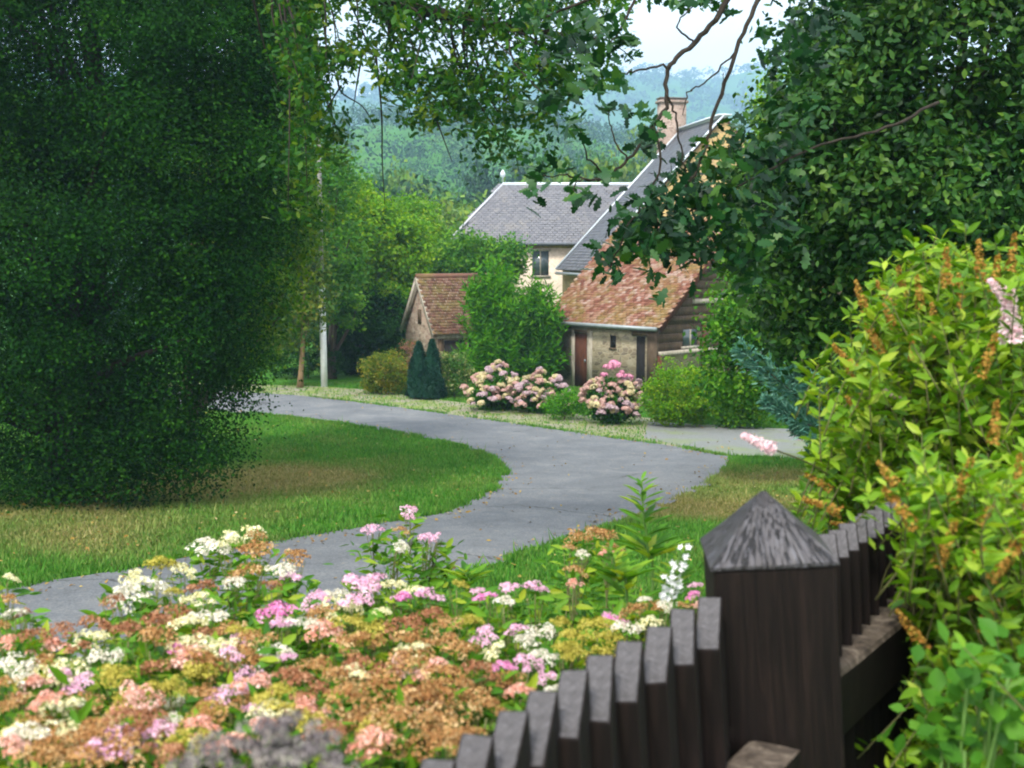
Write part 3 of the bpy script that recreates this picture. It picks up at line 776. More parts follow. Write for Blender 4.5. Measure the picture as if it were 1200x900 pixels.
# blue conifer reaching over the drive
def blue_conifer():
    rg = np.random.default_rng(60)
    b = base_at(1090, 17.5); t = thing('blue_cedar', b, 'blue green conifer arching its feathery branches over the gravel drive', 'conifer')
    br, pp, ax = [], [], []
    top = P(1090, 300, 17.5)
    tr = curve([b, (b + top) / 2, top], 5); br.append(tube(tr, np.linspace(.09, .03, len(tr)), 7))
    plumes = [((1030, 545), (950, 478), (868, 408), 1.0), ((1020, 550), (960, 505), (898, 470), .6), ((1040, 540), (985, 470), (925, 435), .7), ((1040, 545), (990, 515), (932, 500), .6), ((1050, 520), (1000, 440), (965, 395), .7), ((1060, 520), (1030, 450), (1010, 400), .7), ((1060, 560), (1000, 540), (950, 530), .5), ((1080, 520), (1060, 430), (1050, 370), .7)]
    for k_, (a_, m_, e_, sc_) in enumerate(plumes):
        dd_ = 17.2 - .25 * (k_ % 3)
        c = curve([np.array([b[0], b[1], P(1090, a_[1], 17.5)[2]]), P(*a_, dd_ + .1), P(*m_, dd_), P(*e_, dd_)], 8); br.append(tube(c, np.linspace(.03, .005, len(c)), 5))
        L = len(c); k = rg.random(2600) * (L - 9.01) + 8; i = k.astype(int); f = (k - i)[:, None]
        pt = c[i] * (1 - f) + c[i + 1] * f
        dr = c[-1] - c[-8]; dr /= np.linalg.norm(dr)
        sgn = rg.choice([-1, 1], 2600)[:, None]
        perp = np.cross(dr, [0, 1, 0]); perp /= np.linalg.norm(perp)
        sd = perp * sgn * .8 + rg.normal(size=(2600, 3)) * .3 + dr * .6
        ln = ((.5 * sc_) * np.clip(1.15 - k / L, .08, .6) * rg.random(2600))[:, None]
        pp.append(pt + sd * ln + np.array([0, 0, -.35]) * ln ** 2); ax.append(sd * .7 + dr * .8)
    V, F = combine(br); part('trunk', V, F, BARK, t, smooth=True)
    p = np.concatenate(pp); ax = np.concatenate(ax); nr = rg.normal(size=p.shape); nr[:, 2] += .6
    leaf_part('foliage', p, nr, rg.random(len(p)), .1, M_BLUE, t, LANCE, LANCEF, axis=ax, rg=rg)
blue_conifer()

# ------------------------------------------------------------ mid-distance trees by the farm
MG = dict(cr=.5, ls=.17, T=LEAF, TF=LEAFF)
tree('young_tree', base_at(350, 43.2), [blob(352, 340, 43.2, 34, 45, 1.2), blob(345, 280, 43.5, 38, 60, 1.3), blob(335, 390, 43.5, 26, 22, .9)],
     'slim tree with bare lower trunk standing left of the white pole', 'tree', leaf_mat('soft olive leaves', [(.03, .08, .02), (.06, .12, .02), (.12, .17, .03), (.2, .2, .05)]), bark_mat('tan bark', (.25, .17, .09)), n=140, per=60, r0=.09, nl=8, seed=70, top=P(350, 260, 43.2), **MG)
tree('broadleaf_tree', base_at(386, 46.5), [blob(392, 300, 46.5, 30, 60, 1.4), blob(385, 220, 47, 30, 50, 1.4), blob(400, 350, 46, 24, 35, 1)],
     'tree with brown trunk directly behind the pole', 'tree', M_MID, BARK, n=200, per=60, r0=.17, seed=71, **MG)
tree('broadleaf_tree', base_at(450, 52), [blob(445, 290, 52, 52, 55, 1.9), blob(425, 245, 52, 32, 38, 1.5), blob(455, 345, 51, 50, 50, 1.8), blob(480, 300, 52, 24, 40, 1.3), blob(415, 330, 51, 30, 60, 1.5)],
     'yellow green broadleaf tree between the pole and the small shed', 'tree', M_YEL, BARK, n=480, per=70, r0=.2, seed=72, **MG)
tree('broadleaf_tree', base_at(420, 49), [blob(420, 385, 49, 40, 50, 1.5), blob(460, 390, 49, 30, 45, 1.3)],
     'low dark tree under the yellow green tree, left of the shed', 'tree', M_DARK, BARK, n=200, per=70, r0=.12, seed=73, **MG)
tree('broadleaf_tree', base_at(550, 54), [blob(545, 305, 54, 32, 32, 1.5), blob(580, 310, 54, 30, 30, 1.3), blob(525, 330, 54, 20, 35, 1.1), blob(600, 300, 54, 12, 20, .8)],
     'mid green tree rising behind the small shed roof', 'tree', M_MID, BARK, n=260, per=60, r0=.15, seed=74, **MG)
tree('broadleaf_tree', base_at(480, 62), [blob(485, 270, 62, 32, 40, 1.8), blob(505, 300, 61, 28, 40, 1.5)],
     'soft green tree left of the hipped slate roof', 'tree', M_YEL, BARK, n=220, per=60, r0=.15, seed=75, **MG)

# hazy valley trees: individual copies
def far_proto(seed, mat):
    rg = np.random.default_rng(seed)
    H = 11
    bl = [(0, 0, 6.5, 4.2, 4.2, 4.2), (2.2, .5, 5.2, 2.6, 2.6, 2.6), (-2.2, -.5, 5.4, 2.8, 2.6, 2.8), (.3, 0, 9, 2.6, 2.6, 2.2)]
    bl = [(a + rg.normal() * .5, b_ + rg.normal() * .5, c + rg.normal() * .4, d, e, f) for a, b_, c, d, e, f in bl]
    return tree('valley_tree', (0, 0, 0), bl, 'x', 'tree', mat, BARK, n=130, per=34, cr=1.1, ls=.5, r0=.3, nl=6, seed=seed, T=RHOMB, TF=RHOMBF)
protos = [far_proto(80, M_FAR), far_proto(81, leaf_mat('pale valley leaves', [(.05, .11, .02), (.09, .17, .03), (.15, .22, .04), (.2, .24, .05)], trans=.15, noise_s=.05)), far_proto(82, leaf_mat('dark valley leaves', [(.012, .04, .018), (.02, .06, .02), (.035, .085, .025)], trans=.1, noise_s=.05))]
spots = [(395, 235, 90, 1), (430, 218, 110, 0), (468, 215, 100, 2), (500, 232, 85, 1), (525, 255, 80, 1), (520, 225, 115, 0), (550, 240, 95, 1), (545, 215, 140, 0), (480, 200, 140, 1), (440, 192, 150, 0), (405, 200, 140, 0),
         (575, 225, 120, 1), (600, 210, 140, 0), (510, 205, 160, 0), (395, 262, 75, 0), (500, 262, 75, 0), (640, 205, 130, 1), (680, 200, 125, 1), (710, 190, 130, 1), (740, 180, 135, 0), (660, 180, 150, 0), (770, 170, 125, 1), (620, 185, 165, 2), (700, 165, 170, 0), (750, 150, 170, 1), (785, 190, 110, 0), (560, 195, 165, 2), (370, 215, 120, 1), (350, 240, 110, 0)]
used = set()
for i, (u, v, D, k) in enumerate(spots):
    top = P(u, v, D); zg = float(gz(top[0], D)); h = max(7.0, top[2] - zg)
    s = h / 11.2; loc = (top[0], D, zg)
    lab = 'hazy broadleaf tree among the woods in the valley beyond the farm roofs'
    ws = min(s, 1.0 + .3 * rng.random()) * (.85 if D < 100 else 1)
    if k not in used:
        used.add(k); r = protos[k]; r.location = loc; r.rotation_euler = (0, 0, rng.random() * 6)
        r.scale = (ws, ws, s); r['label'] = lab; r['group'] = 'trees in the valley wood'
    else: copy_thing(protos[k], loc, rng.random() * 6, lab, (ws, ws, s), 'trees in the valley wood')

# far wood as one mass
def far_wood():
    rg = np.random.default_rng(90)
    N = 2600
    y = 180 + 1900 * rg.random(N * 2) ** 1.7
    x = (rg.random(N * 2) - .5) * .75 * y - 5
    m = (y < 2080); x, y = x[m][:N], y[m][:N]
    z = gz(x, y)
    s = (3.2 + 2.4 * rg.random(len(x))) * (1 + (y > 600) * .7 + (y > 1000) * .5)
    per = np.where(y < 340, 170, np.where(y < 700, 90, 34))
    idx = np.repeat(np.arange(len(x)), per)
    d = rg.normal(size=(len(idx), 3)); d /= np.linalg.norm(d, axis=1)[:, None]; d[:, 2] = np.abs(d[:, 2]) * 1.0 - .25
    lump = 1 + .22 * np.sin(d[:, 0] * 5 + idx) * np.sin(d[:, 1] * 5 + idx * 2.)
    rr = (.85 + .2 * rg.random(len(idx))) * lump
    p = np.stack([x[idx], y[idx], z[idx] + s[idx] * .9], 1) + d * s[idx, None] * rr[:, None] * np.array([1, 1, 1.15])
    nr = d + rg.normal(size=p.shape) * .55
    sz = np.where(y < 340, .75, np.where(y < 700, 1.1, 2.2))[idx] * (s[idx] / 4.5)
    V, F = inst(RHOMB, RHOMBF, p, nr, sz, rg=rg)
    cl = (.5 + .5 * np.sin(x / 31 + 2 * np.sin(y / 47)) * .6 + rg.normal(size=len(x)) * .22).clip(0, 1)[idx]
    nt_m = leaf_mat('far wood leaves', [(.006, .03, .022), (.014, .055, .028), (.035, .1, .035), (.1, .18, .05)], trans=.1, noise_s=.012, nvar=.35)
    o = part('distant_wood', V, F, nt_m, None, {'rnd': ('FACE', np.repeat(rg.random(len(p)), 2)), 'cl': ('FACE', np.repeat(cl, 2))})
    props(o, 'blue green wooded hillside far across the valley', 'woodland', kind='stuff')
far_wood()

# ------------------------------------------------------------ buildings
Z = np.array([0, 0, 1.0])
def tiles(M, eave_o, e, s, L, S, w_, hgt, clip=None, rg=rng, th=.018, jit=.006):
    """rows of lapped tiles on a roof plane: eave_o world point, e unit along the eave, s unit up the slope"""
    n = np.cross(e, s); n /= np.linalg.norm(n)
    if n[2] < 0: n = -n
    nr, nc = int(S / hgt) + 1, int(L / w_) + 1
    V, F, rr = [], [], []
    i, j = np.meshgrid(np.arange(nr), np.arange(nc), indexing='ij'); i = i.ravel(); j = j.ravel()
    a = (j + .5 * (i % 2)) * w_ - .25 * w_; b = i * hgt
    keep = (a + w_ <= L + .6 * w_) & (b < S)
    if clip is not None: keep &= clip(a + w_ / 2, b + hgt / 2)
    a, b = a[keep], b[keep]; m = len(a)
    jz = rg.normal(size=m) * jit; ja = rg.normal(size=m) * jit
    g = w_ * .04
    def pt(da, db, h): return eave_o + e * (a + da + ja)[:, None] + s * (b + db + jz)[:, None] + n * (h + np.abs(jz))[:, None]
    hl = hgt * 1.35
    tp = [pt(g, 0, th * 2.2), pt(w_ - g, 0, th * 2.2), pt(w_ - g, hl, th * .6), pt(g, hl, th * .6), pt(g, 0, th * .9), pt(w_ - g, 0, th * .9)]
    V = np.stack(tp, 1).reshape(-1, 3)
    f = np.array([[0, 1, 2], [0, 2, 3], [4, 5, 1], [4, 1, 0]])
    F = (f[None] + (np.arange(m) * 6)[:, None, None]).reshape(-1, 3)
    return V, F, np.repeat(rg.random(m), 4)

def gabled(name, o, ang, L, W, wall_h, rise, label, cat, wall_m, roof_m, ovf=.25, ovg=.2, tile=(.17, .13), trim=None, ridge_m=None, rg=rng, under=None):
    M = frame(o, ang); O, ex, ey, ez = M
    t = thing(name, O, label, cat)
    # wall body as a closed prism (pentagon gables)
    V = []
    for x in (0, L):
        for y, z in ((0, 0), (W, 0), (W, wall_h), (W / 2, wall_h + rise), (0, wall_h)):
            V.append(O + ex * x + ey * y + ez * z)
    F = [(0, 4, 3), (0, 3, 1), (1, 3, 2), (5, 8, 9), (5, 6, 8), (6, 7, 8)]
    for a, b in ((0, 1), (1, 2), (2, 3), (3, 4), (4, 0)):
        F += [(a, b, b + 5), (a, b + 5, a + 5)]
    part('wall', V, F, wall_m, t)
    sl = math.hypot(W / 2, rise); 
    parts_, rr = [], []
    sf = (ey * W / 2 + ez * rise) / sl; sb = (-ey * W / 2 + ez * rise) / sl
    # deck slabs
    deck = []
    for base_, s_ in ((O + ez * wall_h, sf), (O + ey * W + ez * wall_h, sb)):
        n_ = np.cross(ex, s_); n_ = n_ if n_[2] > 0 else -n_
        Mx = (base_ + n_ * .015, ex, s_, n_)
        deck.append(boxf(Mx, (-ovg, -ovf, 0), (L + ovg, sl + .01, .05)))
        e0 = base_ + n_ * .06 - ex * (ovg + .01) - s_ * (ovf + .03)
        v, f, r_ = tiles(M, e0, ex, s_, L + 2 * ovg + .02, sl + ovf + .02, tile[0], tile[1], rg=rg)
        parts_.append((v, f)); rr.append(r_)
    V, F = combine(parts_)
    rf = part('roof', V, F, roof_m, t, {'rnd': ('FACE', np.concatenate(rr))})
    V, F = combine(deck); part('roof_deck', V, F, trim or under, t)
    # ridge
    rp = O + ey * W / 2 + ez * (wall_h + rise + .1)
    V, F = tube([rp - ex * (ovg + .02), rp + ex * (L + ovg + .02)], [.1, .1], 8)
    part('ridge_cap', V, F, ridge_m or roof_m, t, {'rnd': ('FACE', np.full(len(F), .5))}, smooth=True)
    return t, M

OLDWOOD = bark_mat('weathered timber', (.10, .07, .045), 4); PALEWOOD = bark_mat('pale timber', (.38, .34, .28), 4); REDWOOD = bark_mat('red brown timber', (.09, .035, .02), 4)
ZINC = plain('zinc', (.2, .23, .24), .45, .5, 5, .15, .1, .3)
WHITEZINC = plain('pale zinc flashing', (.55, .6, .66), .4, .5, 6, .1, .05)
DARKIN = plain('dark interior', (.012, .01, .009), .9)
GLASS = plain('dim window glass', (.06, .08, .09), .12, .6, 3, .3, .02)
CLAY = tile_mat('clay tiles', [(.14, .05, .032), (.22, .085, .055), (.3, .13, .09), (.36, .2, .15), (.46, .34, .29)], moss=((.13, .12, .03), (.26, .17, .05)), mossamt=.3)
CLAY2 = tile_mat('old brown tiles', [(.1, .05, .035), (.15, .075, .05), (.2, .1, .07), (.25, .15, .11)], moss=((.12, .12, .03), (.26, .2, .06)), mossamt=.05)
SLATE = tile_mat('slates', [(.125, .128, .155), (.145, .148, .175), (.165, .168, .195), (.19, .192, .215)], moss=((.18, .17, .16), (.22, .21, .2)), mossamt=-.2, rough=.5, spec=.5)
STONE = stone_mat('rubble stone', [(.2, .16, .11), (.32, .26, .18), (.16, .13, .1), (.4, .34, .25)], 4.2, (.36, .31, .22), .3)
STONE2 = stone_mat('ochre render', [(.28, .2, .1), (.36, .27, .13), (.25, .18, .1)], 2.6, (.4, .29, .13), .6)
STONE3 = stone_mat('pale render', [(.5, .42, .33), (.6, .5, .4), (.45, .36, .28)], 2.2, (.62, .52, .42), .75)

# tiled cottage
ang = R(-45); near = np.array([4.92, 41.0, -4.78]); L, W = 4.85, 8.6
ex = np.array([math.cos(ang), math.sin(ang), 0]); O = near - ex * L
cot, M = gabled('tiled_cottage', O, ang, L, W, 2.44, 3.54, 'low stone cottage with mossy orange clay tile roof behind the hydrangeas', 'cottage', STONE, CLAY, ovf=.22, ovg=.3, under=OLDWOOD)
def put(name, lo, hi, mat, root=cot, MM=None):
    V, F = boxf(MM or M, lo, hi); return part(name, V, F, mat, root)
d_ = put('door', (1.17, -.02, .02), (1.76, .1, 1.95), REDWOOD)
def sub(parent, name, lo, hi, mat, MM=None, root=None):
    V, F = boxf(MM or M, lo, hi); V = V - np.array(parent.parent.location[:])
    me = mesh_from(name, V, F); me.materials.append(mat); o = bpy.data.objects.new(name, me); COL.objects.link(o); o.parent = parent; return o
sub(d_, 'door_frame', (1.0, -.05, .02), (1.15, .06, 2.1), PALEWOOD); sub(d_, 'door_frame', (1.78, -.05, .02), (2.0, .06, 2.1), PALEWOOD); sub(d_, 'lintel', (1.15, -.05, 1.97), (1.78, .06, 2.1), OLDWOOD)
sub(d_, 'handle', (1.66, -.07, .95), (1.71, -.02, 1.05), ZINC)
w1 = put('window', (2.85, -.02, 1.55), (3.1, .05, 1.98), DARKIN); sub(w1, 'window_frame', (2.8, -.04, 1.47), (3.15, -.021, 1.54), OLDWOOD)
w2 = put('opening', (4.05, -.02, .02), (4.42, .05, 2.0), DARKIN); sub(w2, 'lintel', (3.85, -.05, 2.01), (4.75, .05, 2.18), OLDWOOD)
put('corner_post', (4.55, -.06, .02), (4.9, .12, 2.4), OLDWOOD)
# gutter and downpipe
V, F = tube([M[0] + M[1] * -.3 + M[2] * -.33 + Z * 2.34, M[0] + M[1] * (L + .3) + M[2] * -.33 + Z * 2.3], [.075, .075], 8); part('gutter', V, F, ZINC, cot, smooth=True)
c_ = [M[0] + M[1] * -.18 + M[2] * -.33 + Z * 2.3, M[0] + M[1] * -.12 + M[2] * -.2 + Z * 2.0, M[0] + M[1] * -.08 + M[2] * -.1 + Z * .1]
V, F = tube(c_, [.045] * 3, 7); part('downpipe', V, F, ZINC, cot, smooth=True)
# timber gable on the right end (plane x = L)
bm_parts = []
for k in range(13):
    z0 = 1.5 + k * .3
    half = W / 2 * (1 - max(0, z0 + .3 - 2.44) / 3.54) - .05
    if half < .2: break
    bm_parts.append(boxf(M, (L + .005, W / 2 - half, z0), (L + .04 + .01 * (k % 2), W / 2 + half, z0 + .285)))
V, F = combine(bm_parts); part('weatherboard', V, F, OLDWOOD, cot)
put('beam', (L + .06, .1, 1.36), (L + .16, W - .1, 1.5), PALEWOOD)
put('beam', (L + .06, .6, 2.5), (L + .13, W - .6, 2.66), OLDWOOD)
put('beam', (L + .055, 2.0, 3.1), (L + .13, 3.8, 3.26), PALEWOOD)
for yy in (.05, 2.6, 4.2, 6.0): put('timber_post', (L + .062, yy, .02), (L + .17, yy + .16, 1.355 if yy < 1 else 2.45), REDWOOD)
w3 = put('window', (L + .045, 1.5, 1.62), (L + .075, 2.3, 2.2), GLASS)
sub(w3, 'window_frame', (L + .05, 1.4, 1.52), (L + .11, 2.4, 1.61), PALEWOOD); sub(w3, 'window_frame', (L + .05, 1.86, 1.62), (L + .1, 1.93, 2.2), PALEWOOD)
for (side, s_) in ((0, 1), (1, -1)):   # barge boards
    sl = math.hypot(W / 2, 3.54); sv = (M[2] * s_ * W / 2 + Z * 3.54) / sl
    nn_ = np.cross(M[1], sv); nn_ = nn_ if nn_[2] > 0 else -nn_
    Mx = (M[0] + M[2] * (0 if side == 0 else W) + Z * 2.44, M[1], sv, nn_)
    V, F = boxf(Mx, (L + .305, -.22, -.16), (L + .335, sl, .06)); part('barge_board', V, F, REDWOOD, cot)

# small shed
shed_o = np.array([-2.82, 44.0, -4.76])
shed, MS = gabled('garden_shed', shed_o, R(26.6), 3.1, 3.0, 2.0, 1.9, 'small steep roofed stone shed with plain brown tiles left of the bamboo', 'shed', stone_mat('pinkish rubble', [(.2, .14, .11), (.3, .22, .17), (.16, .12, .09), (.38, .32, .26)], 5, (.32, .26, .2), .15), CLAY2, ovf=.18, ovg=.14, under=PALEWOOD)
def puts(name, lo, hi, mat): V, F = boxf(MS, lo, hi); return part(name, V, F, mat, shed)
puts('opening', (.35, -.02, .02), (2.2, .05, 1.65), DARKIN)
puts('post', (.1, -.05, .02), (.3, .06, 1.95), OLDWOOD); puts('post', (1.2, -.06, .02), (1.32, .04, 1.7), OLDWOOD)
puts('beam', (.05, -.07, 1.72), (3.05, .07, 1.88), PALEWOOD)
puts('vent', (-.03, 1.35, 2.2), (.03, 1.65, 2.75), OLDWOOD)
for s_, side in ((1, 0), (-1, 3.0)):
    sl = math.hypot(1.5, 1.9); sv = (MS[2] * s_ * 1.5 + Z * 1.9) / sl
    nn_ = np.cross(MS[1], sv); nn_ = nn_ if nn_[2] > 0 else -nn_
    V, F = boxf((MS[0] + MS[2] * side + Z * 2.0, MS[1], sv, nn_), (-.175, -.2, -.09), (-.145, sl + .02, .075)); part('barge_board', V, F, PALEWOOD, shed)

# farmhouse with the steep slate roof
angF = R(-80); exF = np.array([math.cos(angF), math.sin(angF), 0]); eyF = np.array([-math.sin(angF), math.cos(angF), 0])
N_ = np.array([9.06, 52.0, 0]); LF, WF = 5.6, 11.6
OF = N_ - eyF * WF / 2 - exF * LF; OF[2] = -5.1
fh, MF = gabled('farmhouse', OF, angF, LF, WF, 4.65, 6.3, 'tall farmhouse with steep slate slope, zinc edges and a chimney', 'house', STONE2, SLATE, ovf=.3, ovg=.12, tile=(.24, .18), under=OLDWOOD, ridge_m=WHITEZINC)
def putf(name, lo, hi, mat, par=None): V, F = boxf(MF, lo, hi); return part(name, V, F, mat, fh)
slF = math.hypot(WF / 2, 6.3); svF = (MF[2] * WF / 2 + Z * 6.3) / slF; nF = np.cross(MF[1], svF); nF = nF if nF[2] > 0 else -nF
Mx = (MF[0] + Z * 4.65, MF[1], svF, nF)
for x0, x1 in ((-.2, -.02), (LF + .02, LF + .2)):
    V, F = boxf(Mx, (x0, -.32, .1), (x1, slF + .05, .16)); part('zinc_edge', V, F, WHITEZINC, fh)
V, F = boxf((MF[0] + MF[2] * WF / 2 + Z * (4.65 + 6.3), MF[1], MF[2], Z), (-.2, -.3, .1), (LF + .2, .3, .17)); part('ridge_flashing', V, F, WHITEZINC, fh)
CHB = stone_mat('chimney brick', [(.24, .17, .14), (.32, .24, .2), (.2, .15, .12)], 5, (.34, .28, .24), .4)
ch = putf('chimney', (-.75, 4.75, 6.0), (-.13, 6.0, 12.5), CHB)
sub(ch, 'chimney_cap', (-.82, 4.67, 12.3), (-.06, 6.08, 12.42), CHB, MF); sub(ch, 'flue_slab', (-.8, 4.7, 12.5), (-.08, 6.05, 12.56), plain('dark slab', (.12, .1, .09)), MF)
for yy in (2.6, 5.4, 8.2):
    q = putf('window', (LF + .005, yy, 2.6), (LF + .03, yy + .9, 3.9), GLASS); sub(q, 'window_frame', (LF + .01, yy - .08, 2.5), (LF + .07, yy + .98, 2.595), PALEWOOD, MF)
V, F = tube([MF[0] - MF[2] * .3 + Z * 4.3, MF[0] + MF[1] * LF - MF[2] * .3 + Z * 4.3], [.07, .07], 8); part('gutter', V, F, ZINC, fh, smooth=True)

# hipped slate roofed house behind
def hip_house():
    x0, x1, y0, y1 = -3.0, 8.2, 62.3, 69.0
    ze, zr, zg = .8, 3.75, -5.4
    t = thing('slate_roofed_house', (x0, y0, zg), 'long pale house under a hipped grey slate roof behind the bamboo', 'house')
    Mw = (np.array([0, 0, 0.]), np.array([1., 0, 0]), np.array([0, 1., 0]), Z)
    V, F = boxf(Mw, (x0, y0, zg), (x1, y1, ze)); part('wall', V, F, STONE3, t)
    ym = (y0 + y1) / 2; hx = 2.5; ov = .35
    sl = math.hypot(ym - y0, zr - ze); s_ = np.array([0, (ym - y0) / sl, (zr - ze) / sl])
    L_ = x1 - x0 + 2 * ov
    k_ = hx / sl
    eo = np.array([x0 - ov, y0, ze]) - s_ * ov
    clip = lambda a, b: (a > b * k_ * .98)
    v1, f1, r1 = tiles(None, eo + np.array([0, -.02, .08]), np.array([1., 0, 0]), s_, L_, sl + ov, .24, .18, clip=clip, rg=rng)
    # left hip face
    e2 = np.array([0, -1., 0]); slh = math.hypot(hx, zr - ze); sh = np.array([hx / slh, 0, (zr - ze) / slh])
    eo2 = np.array([x0, y1 + ov, ze]) - sh * ov + np.array([-.02, 0, .08]); wid = y1 - y0 + 2 * ov
    clip2 = lambda a, b: (a > b / (slh + ov) * wid / 2) & (a < wid - b / (slh + ov) * wid / 2)
    v2, f2, r2 = tiles(None, eo2, e2, sh, wid, slh + ov, .24, .18, clip=clip2, rg=rng)
    V, F = combine([(v1, f1), (v2, f2)])
    part('roof', V, F, SLATE, t, {'rnd': ('FACE', np.concatenate([r1, r2]))})
    A = [np.array(q) for q in ((x0 - ov, y0 - ov, ze - .25), (x1 + ov, y0 - ov, ze - .25), (x1 + ov, y1 + ov, ze - .25), (x0 - ov, y1 + ov, ze - .25), (x0 + hx, ym, zr), (x1, ym, zr))]
    F = [(0, 1, 5), (0, 5, 4), (1, 2, 5), (2, 3, 4), (2, 4, 5), (3, 0, 4), (0, 3, 2), (0, 2, 1)]
    part('roof_deck', A, F, OLDWOOD, t)
    rp0, rp1 = np.array([x0 + hx, ym, zr + .12]), np.array([x1, ym, zr + .12])
    V, F = tube([rp0, rp1], [.1, .1], 8); part('ridge_cap', V, F, WHITEZINC, t, smooth=True)
    V, F = tube([np.array([x0 - ov, y0 - ov, ze - .1]), rp0], [.06, .06], 6); part('hip_cap', V, F, plain('hip zinc', (.45, .46, .5)), t, smooth=True)
    V, F = tube([np.array([x0 - ov, y0 - ov - .06, ze - .18]), np.array([x1, y0 - ov - .06, ze - .18])], [.08, .08], 8); part('gutter', V, F, plain('dark zinc', (.1, .11, .13)), t, smooth=True)
    V1 = tube([rp0, rp0 + np.array([0, 0, .35]), rp0 + np.array([0, 0, .45]), rp0 + np.array([0, 0, .6]), rp0 + np.array([0, 0, .78])], [.03, .03, .14, .14, .02], 8)
    part('finial', V1[0], V1[1], WHITEZINC, t, smooth=True)
    for xx in (-1.6, 1.05, 3.6, 6):
        V, F = boxf(Mw, (xx, y0 - .02, -1.0), (xx + .85, y0 + .05, .25)); q = part('window', V, F, GLASS, t)
        for lo, hi in (((xx - .1, y0 - .07, .255), (xx + .95, y0 + .02, .38)), ((xx - .1, y0 - .08, -1.1), (xx + .95, y0 + .02, -1.005)), ((xx + .39, y0 - .045, -1.0), (xx + .46, y0 - .022, .25))):
            V, F = boxf(Mw, lo, hi); V = V - np.array(t.location[:]); me = mesh_from('window_frame', V, F); me.materials.append(PALEWOOD); o = bpy.data.objects.new('window_frame', me); COL.objects.link(o); o.parent = q
    V, F = boxf(Mw, (x0 - .01, y0 - .03, .42), (x1, y0, .62)); part('cornice', V, F, STONE2, t)
hip_house()

# ------------------------------------------------------------ pole
def pole():
    D = 43.6
    b = base_at(379, D); t = thing('utility_pole', b, 'tall slim pole with white lower half beside the road', 'pole')
    WP = plain('white post', (.75, .77, .8), .6, .3, 6, .15, .2); GP = bark_mat('grey pole wood', (.3, .29, .27), 3)
    top = P(371, 40, D); wt = P(377, 338, D)
    V, F = tube([b - Z * .1, wt], [.125, .115], 10); part('white_sleeve', V, F, WP, t, smooth=True)  # lower part is white, the shaft above stays grey
    V, F = tube([wt + Z * .002, top], [.09, .06], 10); part('shaft', V, F, GP, t, smooth=True)
    V, F = boxf(frame(top - Z * .5, .5), (-.6, -.05, 0), (.6, .05, .1)); part('crossarm', V, F, OLDWOOD, t)
    for x in (-.5, .5):
        Mx = frame(top - Z * .5, .5); p0 = Mx[0] + Mx[1] * x + Z * .1
        V, F = tube([p0, p0 + Z * .06, p0 + Z * .12, p0 + Z * .16], [.015, .05, .04, .02], 8); part('insulator', V, F, WP, t, smooth=True)
pole()

# ------------------------------------------------------------ hydrangeas
def petal_ball(r, n, seed, flat=.8, ps=.22):
    rg = np.random.default_rng(seed)
    d = rg.normal(size=(n, 3)); d /= np.linalg.norm(d, axis=1)[:, None]; d[:, 2] = np.where(d[:, 2] < -.35, -d[:, 2], d[:, 2])
    p = d * np.array([1, 1, flat]) * r * (.88 + .14 * rg.random(n))[:, None]
    V, F = inst(RHOMB * np.array([1.4, 1, 1.5]), RHOMBF, p, d + rg.normal(size=d.shape) * .3, r * ps * 2.2, rg=rg)
    return V, F, np.repeat(rg.random(n), 2)

def flower_mat(name, cols, trans=.25):
    return leaf_mat(name, cols, trans=trans, spec=.2, rough=.7, tcol=(1, 1, 1), noise_s=12, nvar=.2)
HF = [flower_mat('pink hydrangea petals', [(.42, .22, .2), (.55, .34, .3), (.62, .48, .4)]),
      flower_mat('mauve hydrangea petals', [(.4, .26, .3), (.5, .36, .4), (.6, .5, .5)]),
      flower_mat('cream hydrangea petals', [(.45, .36, .16), (.58, .5, .28), (.65, .6, .42)]),
      flower_mat('strong pink hydrangea petals', [(.6, .18, .34), (.7, .3, .45), (.75, .45, .52)])]
HM = []
for mi, m in enumerate(HF):
    for s in range(2):
        V, F, r_ = petal_ball(1.0, 110, 100 + mi * 3 + s); me = mesh_from('hydrangea_head', V, F, {'rnd': ('FACE', r_), 'cl': ('FACE', np.full(len(F), .5))}); me.materials.append(m); HM.append(me)

